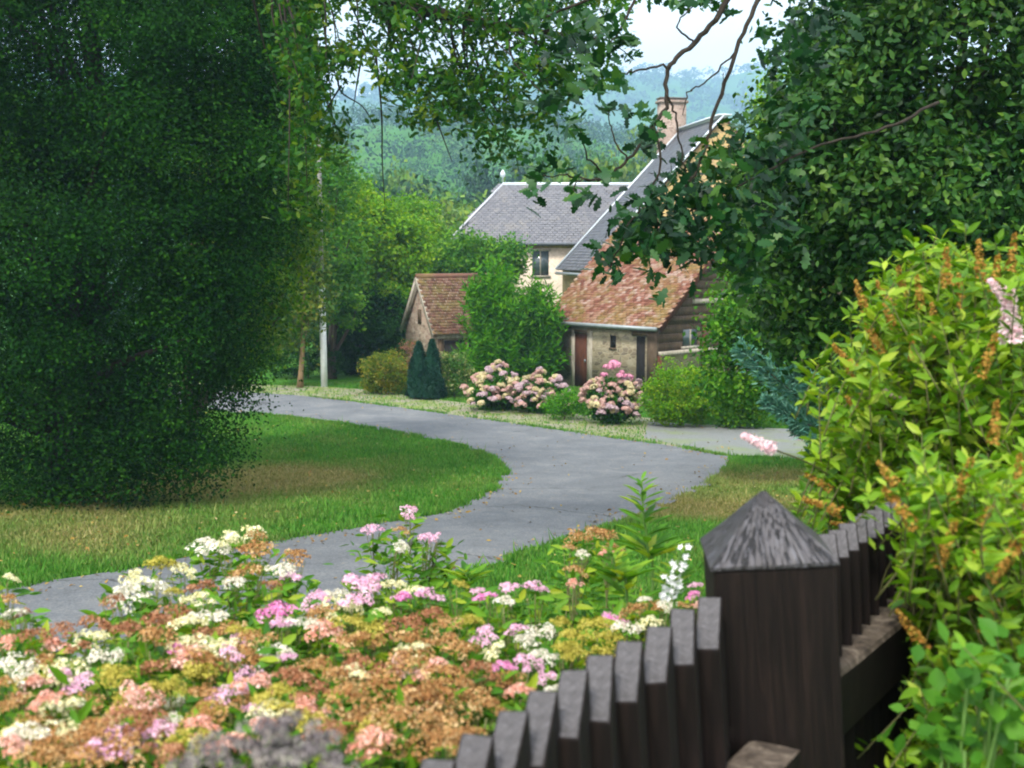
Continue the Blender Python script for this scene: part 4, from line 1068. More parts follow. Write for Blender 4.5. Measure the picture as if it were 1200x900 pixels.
def hydrangea(u0, u1, v0, v1, label, seed, w=(.4, .3, .3, 0), n=46, peak=None):
    rg = np.random.default_rng(seed)
    uc = (u0 + u1) / 2; g = G(uc, v1); D = g[1]; s = D / FPX
    t = thing('hydrangea_bush', g, label, 'hydrangea', 'hydrangeas in front of the cottage')
    W_ = (u1 - u0) / 2 * s; H = P(uc, v0, D)[2] - g[2]
    bl = [(g[0], D + .1, g[2] + H * .36, W_ * .75, W_ * .5, H * .34)]
    cp, cd = clumps(bl, 170, .5, rg); cp[:, 2] = np.maximum(cp[:, 2], g[2] + .08)
    p, nr, cl = leaves(cp, cd, 26, .16, rg); p[:, 2] = np.maximum(p[:, 2], g[2] + .03)
    leaf_part('foliage', p, nr, cl, .12, leaf_mat('hydrangea leaves', [(.025, .09, .015), (.04, .14, .02), (.08, .2, .03)]), t, rg=rg)
    st = [tube(curve([g + np.array([rg.normal() * .15, rg.normal() * .1, 0]), q * .5 + g * .5 + np.array([0, 0, .1]), q], 3), .012, 4) for q in cp[:20]]
    V, F = combine(st); part('stem', V, F, BARK, t)
    k = 0; tries = 0; pts = []; lobes = [(-.5, .05, .72), (0, 0, 1.0), (.48, -.05, .78), (.1, -.35, .55), (-.3, -.3, .5), (.75, 0, .45)]
    while k < n and tries < 4000:
        tries += 1
        a = rg.uniform(0, 6.28); el = rg.uniform(-.1, 1.45)
        d = np.array([math.cos(a) * math.cos(el), math.sin(a) * math.cos(el), math.sin(el)])
        if d[1] > .35: continue
        lb = lobes[rg.integers(len(lobes))]
        q = g + np.array([lb[0] * W_ + d[0] * W_ * .42, lb[1] * W_ + d[1] * W_ * .4, H * lb[2] * .45 + d[2] * H * lb[2] * .5 + rg.normal() * .05])
        if q[2] < g[2] + .15: continue
        if any(np.linalg.norm(q - z_) < .115 for z_ in pts): continue
        pts.append(q); k += 1
        mi = rg.choice(4, p=w) if not (peak and q[2] > g[2] + H * .75) else peak
        o = bpy.data.objects.new('flower_head', HM[mi * 2 + rg.integers(2)]); COL.objects.link(o); o.parent = t
        o.location = tuple(q - np.array(t.location[:])); sc_ = rg.uniform(.08, .145); o.scale = (sc_, sc_, sc_ * .85); o.rotation_euler = (rg.normal() * .4, rg.normal() * .4, rg.random() * 6)
hydrangea(538, 634, 424, 481, 'cream and pink hydrangea bush, leftmost of the bank below the bamboo', 110, (.35, .2, .45, 0), 98)
hydrangea(596, 672, 432, 484, 'mauve pink hydrangea bush just left of the cottage door', 111, (.3, .5, .2, 0), 85)
hydrangea(678, 756, 424, 497, 'tall mauve and pink hydrangea bush right of the cottage door', 112, (.35, .4, .25, 0), 98, peak=3)

# ------------------------------------------------------------ near fence
def wood_mats():
    nt_ = NT('dark stained wood'); o = objc(nt_)
    v = mapping(nt_, o, (60, 60, 3.0)); n1 = nt_.noise(1.2, 8, .7, v, 1.2)
    n2 = nt_.noise(14, 4, .6, o)
    c = nt_.ramp(n1.outputs[0], [(.3, (.002, .0015, .0015)), (.5, (.007, .0045, .004)), (.75, (.02, .012, .01))])
    c2 = nt_.mix(nt_.math('MULTIPLY', nt_.ramp(n2.outputs[0], [(.62, (0,)*3), (.74, (1,)*3)]).outputs[0], .25), c.outputs[0], (.05, .04, .035))
    principled(nt_, c2, .7, .15, n1.outputs[0], .7, .004)
    dark = nt_.m
    nt_ = NT('weathered skylit end grain'); o = objc(nt_)  # grey weathering plus sky light on the cut tops, put into the colour
    v = mapping(nt_, o, (90, 90, 25)); n1 = nt_.noise(1.5, 8, .75, v, 1.5); n2 = nt_.noise(40, 4, .6, o)
    c = nt_.ramp(n1.outputs[0], [(.3, (.02, .018, .018)), (.5, (.07, .066, .07)), (.72, (.17, .16, .175))])
    principled(nt_, nt_.mix(nt_.math('MULTIPLY', n2.outputs[0], .45), c.outputs[0], (.05, .045, .045)), .7, .4, n1.outputs[0], .8, .003)
    grey = nt_.m
    # cap: cracks radiating from the apex
    nt_ = NT('cracked cap wood'); o = objc(nt_)
    s = nt_.n('ShaderNodeSeparateXYZ'); nt_.l(o, s.inputs[0])
    dz = nt_.math('ADD', nt_.math('MULTIPLY', s.outputs[2], -1.0), 1.0)   # object origin sits 1 m under... replaced below
    dz = nt_.math('MAXIMUM', nt_.math('SUBTRACT', CAPZ + .012, s.outputs[2]), .004)
    ux = nt_.math('DIVIDE', s.outputs[0], dz); uy = nt_.math('DIVIDE', s.outputs[1], dz)
    cmb = nt_.n('ShaderNodeCombineXYZ'); nt_.l(ux, cmb.inputs[0]); nt_.l(uy, cmb.inputs[1]); nt_.l(nt_.math('MULTIPLY', s.outputs[2], 1.2), cmb.inputs[2])
    n1 = nt_.noise(5.5, 4, .6, cmb.outputs[0], .1); n2 = nt_.noise(60, 5, .6, o); n4 = nt_.noise(22, 3, .6, cmb.outputs[0])
    cr = nt_.ramp(n1.outputs[0], [(.38, (1,) * 3), (.42, (0,) * 3), (.46, (1,) * 3), (.54, (1,) * 3), (.575, (0,) * 3), (.61, (1,) * 3)])
    f = nt_.ramp(n4.outputs[0], [(.3, (.018, .015, .017)), (.5, (.04, .036, .042)), (.75, (.085, .085, .105))])
    c = nt_.mix(cr.outputs[0], (.008, .007, .007), f.outputs[0])
    n5 = nt_.noise(9, 4, .6, o)
    c = nt_.mix(nt_.math('MULTIPLY', nt_.ramp(n5.outputs[0], [(.45, (0,) * 3), (.65, (1,) * 3)]).outputs[0], .6), c, (.022, .016, .015))
    principled(nt_, c, .5, .5, nt_.math('ADD', cr.outputs[0], nt_.math('MULTIPLY', n4.outputs[0], .25)), 1.0, .006)
    cap = nt_.m
    return dark, grey, cap

POST_H = 1.22; CAPZ = POST_H + .104
WD, WG, WC = wood_mats()

def bm_obj(name, bm, mats, root, loc=(0, 0, 0), rot=None, bev=.003):
    me = bpy.data.meshes.new(name)
    if bev: bmesh.ops.bevel(bm, geom=bm.edges[:] , offset=bev, segments=2, affect='EDGES', profile=.6, clamp_overlap=True)
    bm.to_mesh(me); bm.free()
    for m in mats: me.materials.append(m)
    o = bpy.data.objects.new(name, me); COL.objects.link(o); o.parent = root; o.location = loc
    if rot is not None: o.rotation_euler = rot
    return o

def fence():
    rg = np.random.default_rng(200)
    pc = P(903, 660, 1.0); 
    Dp = 1.85
    px = (905 - 600) / FPX * Dp
    ztop = P(905, 661, 1.755)[2] - .006
    base = np.array([px, Dp, ztop - POST_H])
    f = thing('picket_fence', base, 'dark weathered picket fence with a thick pyramid capped corner post', 'fence')
    hw = .092
    # post (local coords, leaning a little: foot to the right)
    bm = bmesh.new()
    vs = [bm.verts.new((x * hw * (1 + .02 * (z < .5)), y * hw, z)) for z in (-.25, POST_H) for x, y in ((-1, -1), (1, -1), (1, 1), (-1, 1))]
    for q in ((3, 2, 1, 0), (4, 5, 6, 7), (0, 1, 5, 4), (1, 2, 6, 5), (2, 3, 7, 6), (3, 0, 4, 7)): bm.faces.new([vs[i] for i in q])
    lean = (0, R(-4.0), R(-4))
    off = Vector((math.sin(R(4.0)) * POST_H, 0, 0))
    post = bm_obj('post', bm, [WD], f, loc=(off.x, 0, 0), rot=lean, bev=.006)
    bm = bmesh.new(); e = hw + .004
    rings = []
    for (h, k) in ((POST_H + .001, 1.0), (POST_H + .006, 1.0), (POST_H + .045, .58), (POST_H + .08, .24), (CAPZ - .004, .03)):
        ring = []
        for side in range(4):
            a = [(-1, -1), (1, -1), (1, 1), (-1, 1)][side]; b = [(1, -1), (1, 1), (-1, 1), (-1, -1)][side]
            for t in (0, .25, .5, .75):
                x = a[0] * (1 - t) + b[0] * t; y = a[1] * (1 - t) + b[1] * t
                jj = rg.normal() * .0015 if t else 0
                ring.append(bm.verts.new((x * e * k, y * e * k, h + jj)))
        rings.append(ring)
    for a, b in zip(rings[:-1], rings[1:]):
        for i in range(16): bm.faces.new((a[i], a[(i + 1) % 16], b[(i + 1) % 16], b[i]))
    bm.faces.new(rings[-1]); bm.faces.new(list(reversed(rings[0])))
    cap = bm_obj('post_cap', bm, [WC], f, loc=(off.x, 0, 0), rot=lean, bev=0)

    def picket(p, fdir, zt, wdt, dep, mat_top=True, drop=.05, tilt=0, bot=None):
        """p: x,y of the centre; fdir: unit xy of fence run; cut slopes down towards -fdir (the camera)"""
        bm = bmesh.new()
        zb = -1.25 if bot is None else bot
        jx = rg.normal() * .0015
        prof = [(-wdt / 2, -dep / 2), (wdt / 2, -dep / 2), (wdt / 2, dep / 2), (-wdt / 2, dep / 2)]   # x across, y along run
        v = [bm.verts.new((x, y, zb - zt)) for x, y in prof] + [bm.verts.new((x, y, (-drop if y < 0 else 0) + rg.normal() * .001)) for x, y in prof]
        fs = []
        for q in ((3, 2, 1, 0), (4, 5, 6, 7), (0, 1, 5, 4), (1, 2, 6, 5), (2, 3, 7, 6), (3, 0, 4, 7)): fs.append(bm.faces.new([v[i] for i in q]))
        fs[1].material_index = 1
        # top cut: give it its own material, keep through bevel
        ang_ = (math.atan2(fdir[1], fdir[0]) - math.pi / 2) * .45
        o = bm_obj('picket', bm, [WD, WG], f, loc=(p[0] - base[0], p[1] - base[1], zt - base[2]), rot=(rg.normal() * .006, tilt, ang_ + rg.normal() * .03), bev=.0025)
        return o
    # left run, coming towards the camera
    tops = [(829, 708, 1.70), (798, 723, 1.63), (768, 743, 1.555), (733, 762, 1.485), (699, 780, 1.42), (665, 797, 1.355), (626, 824, 1.29), (589, 848, 1.225), (546, 877, 1.16), (500, 908, 1.095), (450, 945, 1.03)]
    a, b = P(*tops[0]), P(*tops[-2]); fd = (a - b)[:2]; fd = fd / np.linalg.norm(fd)
    for u, v, d in tops:
        q = P(u, v, d)
        picket(q[:2], fd, q[2] + .0, .036, .085, drop=.055, tilt=R(-4))
    # second layer of the same run: pickets seen edge-on between
    side = np.array([fd[1], -fd[0]])          # towards the camera side
    # right run going away
    s0, s1 = P(985, 629, 1.99), P(1052, 593, 2.46); fr = (s1 - s0)[:2]; ln = np.linalg.norm(fr); fr = fr / ln
    for i in range(16):
        t = i / 6.5; q = s0 * (1 - t) + s1 * t
        q = q + np.array([-.87, .49, 0]) * .022
        picket(q[:2], fr, q[2] + rg.normal() * .002, .034, .055, drop=.04, tilt=R(-3))
    # rails: rounded beams on the camera side
    def rail(p0, p1, hgt, dep, name='rail'):
        d = p1 - p0; L_ = np.linalg.norm(d); d /= L_
        sx = np.cross(d, Z); sx /= np.linalg.norm(sx); up = np.cross(sx, d)
        prof = [(-dep / 2, -hgt / 2), (dep / 2, -hgt / 2), (dep / 2, hgt * .38), (dep * .44, hgt * .45), (dep * .3, hgt * .49), (-dep * .15, hgt * .5), (-dep / 2, hgt * .49)]
        n = 14; bm = bmesh.new(); R_ = []
        for i in range(n):
            c = p0 + d * L_ * i / (n - 1)
            wob = rg.normal() * .0008
            R_.append([bm.verts.new(tuple(c - base + sx * x + up * (y + (wob if y > 0 else 0)))) for x, y in prof])
        k = len(prof)
        for i in range(n - 1):
            for j in range(k):
                fc = bm.faces.new((R_[i][j], R_[i][(j + 1) % k], R_[i + 1][(j + 1) % k], R_[i + 1][j]))
                if j in (2, 3, 4, 5): fc.material_index = 1
        bm.faces.new(R_[0]); bm.faces.new(list(reversed(R_[-1])))
        bmesh.ops.recalc_face_normals(bm, faces=bm.faces)
        o = bm_obj(name, bm, [WD, GR], f, bev=0)
        return o
    nt_ = NT('lichened rail'); oc = objc(nt_); n1 = nt_.noise(28, 6, .75, oc, .5); n2 = nt_.noise(7, 4, .6, oc)
    c = nt_.ramp(n1.outputs[0], [(.32, (.02, .015, .012)), (.5, (.08, .062, .048)), (.7, (.2, .165, .13))])
    principled(nt_, c.outputs[0], .85, .2, n1.outputs[0], .8, .005); GR = nt_.m
    zr0 = P(992, 812, 1.93)[2]
    r0 = np.array([.455, 1.83, zr0]); r1 = np.array([.785, 2.36, zr0 - .035]); rail(r0, r0 + (r1 - r0) * 2.4, .12, .075)
    # board added behind the left pickets so their gaps look dark
    b0, b1 = P(*tops[0]), P(*tops[-1]); nb = np.array([-fd[1], fd[0], 0]) * .052
    dd = (b1 - b0) / np.linalg.norm(b1 - b0); Mb = (b0 + nb - dd * .05 + np.array([0, 0, -.32]), dd, nb / .052, np.array([0, 0, 1.0]))
    V, F = boxf(Mb, (0, 0, 0), (.8, .018, .23)); part('dark_gap_filler', V, F, WD, f)
    q0 = P(905, 905, 1.74); sd = np.array([fd[1], -fd[0]])
    rail(q0, q0 - np.array([fd[0], fd[1], 0]) * .95 , .09, .085)
fence()

# ------------------------------------------------------------ foreground flowers
FM = {
 'orange': flower_mat('faded orange florets', [(.2, .085, .025), (.36, .175, .06), (.48, .28, .11), (.58, .42, .22)]),
 'rust': flower_mat('rusty florets', [(.2, .075, .035), (.34, .145, .07), (.46, .26, .15)]),
 'pink': flower_mat('pink florets', [(.62, .3, .46), (.75, .45, .6), (.82, .65, .72)]),
 'magenta': flower_mat('magenta florets', [(.6, .12, .38), (.7, .24, .5), (.75, .42, .58)]),
 'white': flower_mat('white florets', [(.55, .5, .38), (.7, .66, .55), (.82, .79, .72)]),
 'cream': flower_mat('cream florets', [(.6, .55, .25), (.74, .7, .42), (.82, .8, .6)]),
 'olive': flower_mat('olive buds', [(.28, .26, .03), (.42, .36, .06), (.55, .48, .12)]),
 'salmon': flower_mat('salmon florets', [(.6, .24, .16), (.7, .36, .28), (.78, .55, .48)]),
}
STAR = np.array([[0, 0, 0]] + [[math.cos(k * 1.2566 + o) * r, math.sin(k * 1.2566 + o) * r, z] for k in range(5) for o, r, z in ((0, 1, .35), (.628, .45, .2))])
STARF = np.array([[0, 1 + i, 1 + (i + 1) % 10] for i in range(10)])
def corymb(seed, florets=240, fuzzy=False):
    """flat-topped flower cluster of radius ~1 made of sub-umbels of tiny florets; stalks below"""
    rg = np.random.default_rng(seed)
    ns = 11; ang_ = rg.random(ns) * 6.28; rr = np.sqrt(rg.random(ns)) * .78; rr[0] = 0
    cx = rr * np.cos(ang_); cy_ = rr * np.sin(ang_) ; cz = .5 * (1 - rr ** 2) + rg.normal(size=ns) * .05
    k = rg.integers(0, ns, florets)
    d = rg.normal(size=(florets, 3)); d /= np.linalg.norm(d, axis=1)[:, None]; d[:, 2] = np.abs(d[:, 2]) * .7
    p = np.stack([cx[k], cy_[k], cz[k]], 1) + d * .3 * (.7 + .35 * rg.random(florets))[:, None]
    sz = (.065 if fuzzy else .085) * (.7 + .6 * rg.random(florets))
    V, F = inst(STAR, STARF, p, d + np.array([0, 0, .5]) + rg.normal(size=d.shape) * (.5 if fuzzy else .25), sz, rg=rg)
    r_ = np.repeat(rg.random(florets), 10); cc = np.repeat(rg.random(ns)[k], 10)
    return V, F, r_, cc
HEADS = {}
for i, (k, m) in enumerate(FM.items()):
    HEADS[k] = []
    for s in range(3):
        fz = k in ('orange', 'rust', 'olive')
        V, F, r_, cc = corymb(300 + i * 10 + s, 330 if fz else 260, fz)
        me = mesh_from('flower_head', V, F, {'rnd': ('FACE', r_), 'cl': ('FACE', cc)}); me.materials.append(m); HEADS[k].append(me)

def canD(v): return .55 / max((v - 300) / 1400. - .085, .1)
W_, P_, C_, O_, M_, L_, S_, U_ = 'white', 'pink', 'cream', 'orange', 'magenta', 'olive', 'salmon', 'rust'
heads = [ # u, v, width px, colour
 (8, 680, 30, C_), (5, 705, 36, O_), (18, 722, 34, W_), (30, 722, 30, U_), (0, 735, 30, O_),
 (185, 668, 62, L_), (212, 672, 42, C_), (150, 700, 60, W_), (175, 690, 60, W_), (132, 708, 40, U_), (160, 680, 44, C_), (200, 698, 36, L_),
 (245, 645, 54, W_), (262, 640, 40, C_), (288, 632, 62, C_), (300, 630, 30, O_), (303, 650, 62, O_), (345, 657, 46, O_), (290, 678, 56, O_), (275, 685, 36, W_), (330, 672, 46, W_), (340, 680, 34, P_), (318, 690, 36, U_), (238, 695, 50, U_), (232, 706, 46, C_),
 (222, 738, 62, C_), (240, 730, 60, W_), (325, 723, 56, M_), (330, 735, 40, P_), (352, 738, 60, W_), (378, 745, 62, S_), (208, 763, 38, M_), (318, 768, 56, W_), (335, 775, 34, P_), (270, 768, 34, P_), (108, 752, 50, C_), (95, 765, 44, U_), (125, 770, 50, W_), (60, 765, 60, S_), (25, 780, 60, W_), (30, 800, 44, W_), (100, 805, 56, P_), (70, 795, 44, P_), (60, 780, 60, O_),
 (150, 745, 60, U_), (175, 755, 70, O_), (110, 740, 60, U_), (200, 725, 60, U_), (180, 735, 60, U_), (270, 745, 60, O_), (300, 755, 60, O_), (240, 755, 60, U_), (280, 780, 80, O_), (230, 785, 76, O_), (190, 790, 70, U_), (340, 800, 76, U_), (300, 810, 66, S_), (290, 795, 50, P_), (370, 790, 66, O_), (400, 800, 62, O_),
 (460, 640, 0, O_),
 (437, 622, 30, P_), (480, 602, 30, P_), (465, 640, 30, W_), (502, 634, 34, P_), (512, 632, 24, P_), (468, 624, 28, O_),
 (372, 705, 44, P_), (395, 700, 40, W_), (412, 685, 44, P_), (438, 685, 44, P_), (432, 696, 50, P_), (462, 690, 40, C_), (485, 698, 44, C_), (500, 702, 46, P_), (398, 716, 60, C_), (447, 718, 26, C_), (412, 708, 40, P_), (535, 688, 34, L_), (470, 705, 40, M_), (380, 722, 50, O_),
 (570, 702, 34, M_), (595, 692, 34, P_), (627, 692, 40, P_), (590, 708, 34, W_), (560, 695, 24, P_),
 (572, 748, 46, P_), (605, 742, 36, P_), (632, 740, 46, W_), (615, 755, 40, W_), (550, 735, 50, L_), (590, 785, 36, M_), (620, 780, 46, P_), (635, 773, 46, W_), (640, 797, 34, P_), (655, 812, 44, W_),
 (680, 635, 44, O_), (705, 632, 44, O_), (695, 627, 34, O_), (718, 645, 34, O_), (682, 650, 22, W_), (712, 650, 26, S_), (668, 645, 26, O_), (673, 672, 34, O_), (672, 685, 26, S_),
 (720, 727, 36, M_), (745, 720, 44, O_), (765, 715, 40, O_), (735, 738, 44, W_), (760, 735, 44, C_), (782, 712, 30, W_), (800, 712, 24, O_), (755, 705, 24, W_), (815, 688, 22, P_), (815, 700, 26, M_), (818, 712, 24, S_),
 (700, 740, 60, L_), (680, 750, 60, L_), (720, 750, 50, L_), (670, 770, 56, L_), (700, 770, 50, L_), (655, 735, 44, L_), (660, 765, 50, L_),
 (410, 735, 60, L_), (440, 745, 66, L_), (470, 740, 66, U_), (500, 728, 60, U_), (525, 735, 50, O_), (425, 760, 70, O_), (480, 760, 70, O_), (520, 760, 66, O_), (545, 768, 56, O_), (555, 790, 60, U_),
 (430, 790, 80, U_), (480, 785, 80, O_), (520, 800, 76, O_), (400, 825, 90, O_), (450, 815, 90, O_), (500, 830, 90, O_), (545, 820, 74, O_), (470, 845, 84, O_), (430, 850, 80, O_), (580, 810, 60, U_), (600, 800, 50, O_), (520, 855, 80, O_), (420, 795, 34, C_), (415, 785, 30, C_), (570, 835, 60, O_), (610, 815, 50, S_),
 (370, 820, 66, U_), (360, 835, 60, S_), (250, 840, 70, O_), (235, 855, 60, S_), (205, 845, 40, W_), (190, 855, 40, P_), (205, 822, 30, W_), (200, 810, 50, L_), (240, 820, 60, O_), (140, 800, 60, L_), (150, 825, 60, L_), (100, 830, 66, O_), (60, 825, 60, S_), (20, 830, 60, O_), (150, 850, 76, U_), (180, 870, 80, U_), (120, 865, 80, O_), (70, 880, 90, O_), (30, 868, 70, W_), (70, 862, 60, C_), (10, 885, 70, S_), (140, 890, 90, O_), (190, 892, 80, U_), (40, 895, 80, O_), (100, 900, 90, O_), (330, 845, 60, O_), (300, 838, 50, P_), (290, 830, 60, O_),
 (10, 755, 40, S_), (35, 750, 50, U_), (70, 745, 50, U_), (10, 805, 50, O_), (500, 870, 80, O_), (450, 880, 80, O_), (540, 880, 60, O_), (380, 865, 70, U_),
]
heads = [h for h in heads if h[2] > 0]
_r = np.random.default_rng(77)
for _ in range(50):
    v_ = 745 + 150 * _r.random(); u_ = _r.random() * (600 - (v_ - 745) * .35)
    if u_ < 130 and v_ < 775: continue
    heads.append((u_, v_, 45 + (v_ - 745) * .22 + 14 * _r.random(), [O_, O_, U_, L_, S_, L_, P_, C_, S_, L_][_r.integers(10)]))

def spirea():
    rg = np.random.default_rng(400)
    centres = [(20, 740, 'flowering bush with orange and white heads at the left edge'), (120, 880, 'orange flowered bush in the bottom left corner'), (190, 720, 'bush with big white and olive flower heads against the road'), (300, 700, 'bush of cream, orange and magenta flat flower heads over the road edge'),
               (300, 810, 'rusty orange flower bush behind the grey dead stems'), (440, 700, 'bush topped by a row of pale pink flower heads'), (470, 830, 'large bush of dense orange brown flower heads beside the fence'), (610, 750, 'bush of pink and white flower heads behind the fence pickets'), (700, 700, 'bush with olive buds and a tall orange sprig left of the post'), (475, 620, 'slender stem group with small pink heads above the rest, before the road'), (790, 720, 'small bush with white and pink heads touching the post')]
    cc = np.array([(c[0], c[1]) for c in centres], float)
    groups = [[] for _ in centres]
    for h in heads:
        d = (cc[:, 0] - h[0]) ** 2 + (2.0 * (cc[:, 1] - h[1])) ** 2
        if 430 < h[0] < 520 and h[1] < 650: k = 9
        else:
            d[9] = 1e9; k = int(np.argmin(d))
        groups[k].append(h)
    stem_m = plain('green brown stem', (.13, .14, .05)); 
    for (u, v, lab), hs in zip(centres, groups):
        Dc = canD(v); b = base_at(u, Dc); b[1] = Dc
        t = thing('spirea_bush', b, lab, 'flower bush', 'flat headed flowering bushes in the foreground')
        stems, lp, la, ln_ = [], [], [], []
        hp = []
        for (hu, hv, wpx, col) in hs:
            d = canD(hv) + rg.normal() * .04
            if hu > 520: d = max(d, 1.45 + (hu - 545) / 283 * .55 + .12)
            q = P(hu, hv, d); hp.append(q)
            me = HEADS[col][rg.integers(3)]
            o = bpy.data.objects.new('flower_head', me); COL.objects.link(o); o.parent = t
            s = wpx / 2 * d / FPX * (1.0 if col in ('orange', 'rust') else .98)
            o.location = tuple(q - b - np.array([0, 0, .25 * s])); o.scale = (s, s, s * 1.15)
            o.rotation_euler = (rg.normal() * .18 + .12, rg.normal() * .18, rg.random() * 6.28)
            s0 = np.array([b[0] + (q[0] - b[0]) * .5, b[1] + (q[1] - b[1]) * .5, 0]); s0[2] = float(gz(s0[0], s0[1]))
            m = (s0 + q) / 2 + rg.normal(size=3) * .03
            c = curve([s0, m, q - np.array([0, 0, .25 * s])], 8); stems.append(tube(c, np.linspace(.004, .0018, len(c)), 4))
            for a in range(5):   # short rays under the head
                an = a * 1.257 + rg.random(); e = q + np.array([math.cos(an) * s * .6, math.sin(an) * s * .6, -.1 * s])
                stems.append(tube([c[-3], e], [.0015, .001], 3, False))
            nleaf = 46
            k = rg.random(nleaf) ** .6 * (len(c) - 1.6); i = k.astype(int); f = (k - i)[:, None]
            lp.append(c[i] * (1 - f) + c[i + 1] * f - np.array([0, 0, .012])); dd = rg.normal(size=(nleaf, 3)); dd[:, 2] = .45 + rg.normal(size=nleaf) * .3; la.append(dd)
        # extra leafy filling below the heads
        hp = np.array(hp)
        ex_n = 60 * len(hp)
        k = rg.integers(0, len(hp), ex_n)
        q = hp[k] + rg.normal(size=(ex_n, 3)) * np.array([.042, .042, .0]); q[:, 2] -= .012 + .2 * rg.random(ex_n)
        lp.append(q); dd = rg.normal(size=(ex_n, 3)); dd[:, 2] = .5 + rg.normal(size=ex_n) * .3; la.append(dd)
        V, F = combine(stems); part('stem', V, F, stem_m, t)
        p = np.concatenate(lp); ax = np.concatenate(la); ax /= np.linalg.norm(ax, axis=1)[:, None]
        nr = np.cross(ax, rg.normal(size=ax.shape)); nr[:, 2] = np.abs(nr[:, 2]) + .3
        leaf_part('foliage', p, nr, rg.random(len(p)), .044, M_SPI, t, LANCE * np.array([1.35, 1, 1]), LANCEF, axis=ax, rg=rg)
spirea()

# low leaf mass below so no bare soil shows between stems
def undergrowth():
    rg = np.random.default_rng(410)
    N = 22000
    y = 1.1 + 3.4 * rg.random(N); x = (-.5 + .68 * rg.random(N)) * y * 1.0
    m = ~((y < 1.95) & (x > -.1 + (y - 1.15) * .585 - .12)); x, y = x[m], y[m]
    n = len(x)
    zt = -.55 - .085 * y; z = gz(x, y); p = np.stack([x, y, z + (zt - .14 - z) * (.25 + .75 * rg.random(n) ** .5)], 1)
    uu = 600 + FPX * x / y; lim = np.interp(uu, [-100, 20, 140, 180, 240, 340, 390, 520, 700, 820], [790, 800, 790, 745, 730, 730, 740, 735, 730, 750])
    m = (300 - FPX * p[:, 2] / p[:, 1]) > lim; p = p[m]; n = len(p)
    ax = rg.normal(size=(n, 3)); ax[:, 2] += .7; nr = rg.normal(size=(n, 3)); nr[:, 2] += .5
    o = leaf_part('undergrowth', p, nr, rg.random(n), .048, M_SPI, None, LANCE * np.array([1.3, 1, 1]), LANCEF, axis=ax, rg=rg)
    props(o, 'low leafy green growth filling the ground under the flowering bushes', 'undergrowth', kind='stuff')
undergrowth()

# grey dead seed heads at the bottom edge
def dead_clump():
    rg = np.random.default_rng(420)
    D = 1.08; b = base_at(320, D + .1); t = thing('dead_seed_plant', b, 'clump of grey withered seed heads at the bottom edge, left of the pickets', 'dead plant')
    GRY = leaf_mat('grey withered florets', [(.06, .05, .055), (.16, .14, .15), (.3, .27, .25), (.42, .38, .34)], trans=.05, tcol=(1, 1, 1), noise_s=20)
    V, F, r_, cc = corymb(555, 420, True); me = mesh_from('seed_head', V, F, {'rnd': ('FACE', r_), 'cl': ('FACE', cc)}); me.materials.append(GRY)
    st = []
    for (u, v, wp) in ((250, 885, 70), (300, 868, 80), (345, 862, 80), (285, 890, 80), (330, 895, 90), (375, 885, 80), (400, 900, 70), (265, 868, 36), (360, 900, 80), (225, 905, 70), (310, 915, 90)):
        d = D + rg.normal() * .05; q = P(u, v + 8, d); s = wp / 2 * d / FPX
        o = bpy.data.objects.new('seed_head', me); COL.objects.link(o); o.parent = t; o.location = tuple(q - b); o.scale = (s, s, s * 1.3); o.rotation_euler = (rg.normal() * .4, rg.normal() * .4, rg.random() * 6)
        c = curve([b + np.array([rg.normal() * .04, rg.normal() * .03, 0]), (b + q) / 2 + rg.normal(size=3) * .03, q], 6); st.append(tube(c, .003, 4))
    V, F = combine(st); part('stem', V, F, plain('grey stem', (.12, .1, .09)), t)
dead_clump()

# tall leafy herb and white phlox
def leafy_stem(name, px, D, label, cat, mat, ls, nleaf, seed, extra=None):
    rg = np.random.default_rng(seed)
    b = base_at(px[-1][0], D); t = thing(name, b, label, cat)
    pts = [P(u, v, D) for u, v in px] + [b]
    c = curve(pts[::-1], 10); V, F = tube(c, np.linspace(.005, .002, len(c)), 5); part('stem', V, F, plain('green stem', (.1, .2, .04)), t)
    k = np.linspace(.35, .995, nleaf) * (len(c) - 1.01); i = k.astype(int); f = (k - i)[:, None]; p = c[i] * (1 - f) + c[i + 1] * f
    a = np.arange(nleaf) * 2.4; ax = np.stack([np.cos(a), np.sin(a), np.full(nleaf, .55)], 1); nr = np.stack([-np.cos(a) * .5, -np.sin(a) * .5, np.ones(nleaf)], 1)
    sz = ls * (1.25 - .8 * np.linspace(0, 1, nleaf))
    V, F = inst(LANCE, LANCEF, p, nr, sz, axis=ax)
    part('foliage', V, F, mat, t, {'rnd': ('FACE', np.repeat(rg.random(nleaf), 4)), 'cl': ('FACE', np.repeat(rg.random(nleaf), 4))})
    return t, b
leafy_stem('tall_herb', [(752, 562), (754, 600), (760, 650), (765, 700)], 3.0, 'tall green leafy herb rising above the flowers in front of the lawn', 'herb', M_SPI, .1, 46, 500)
leafy_stem('tall_herb', [(545, 668), (548, 685), (550, 715)], 3.2, 'short green leafy shoot among the pink flower heads', 'herb', M_SPI, .085, 26, 501)
leafy_stem('tall_herb', [(715, 640), (725, 680), (735, 720)], 2.8, 'green leafy stalk beside the tall orange sprig', 'herb', M_SPI, .09, 34, 502)
t, b = leafy_stem('white_phlox', [(798, 645), (793, 665), (788, 690), (790, 730)], 2.45, 'plant with clear white florets climbing beside the wooden post', 'phlox', M_SPI, .05, 30, 503)
WPET = flower_mat('clean white petals', [(.82, .82, .84), (.88, .88, .9), (.92, .92, .93)])
rg = np.random.default_rng(504)
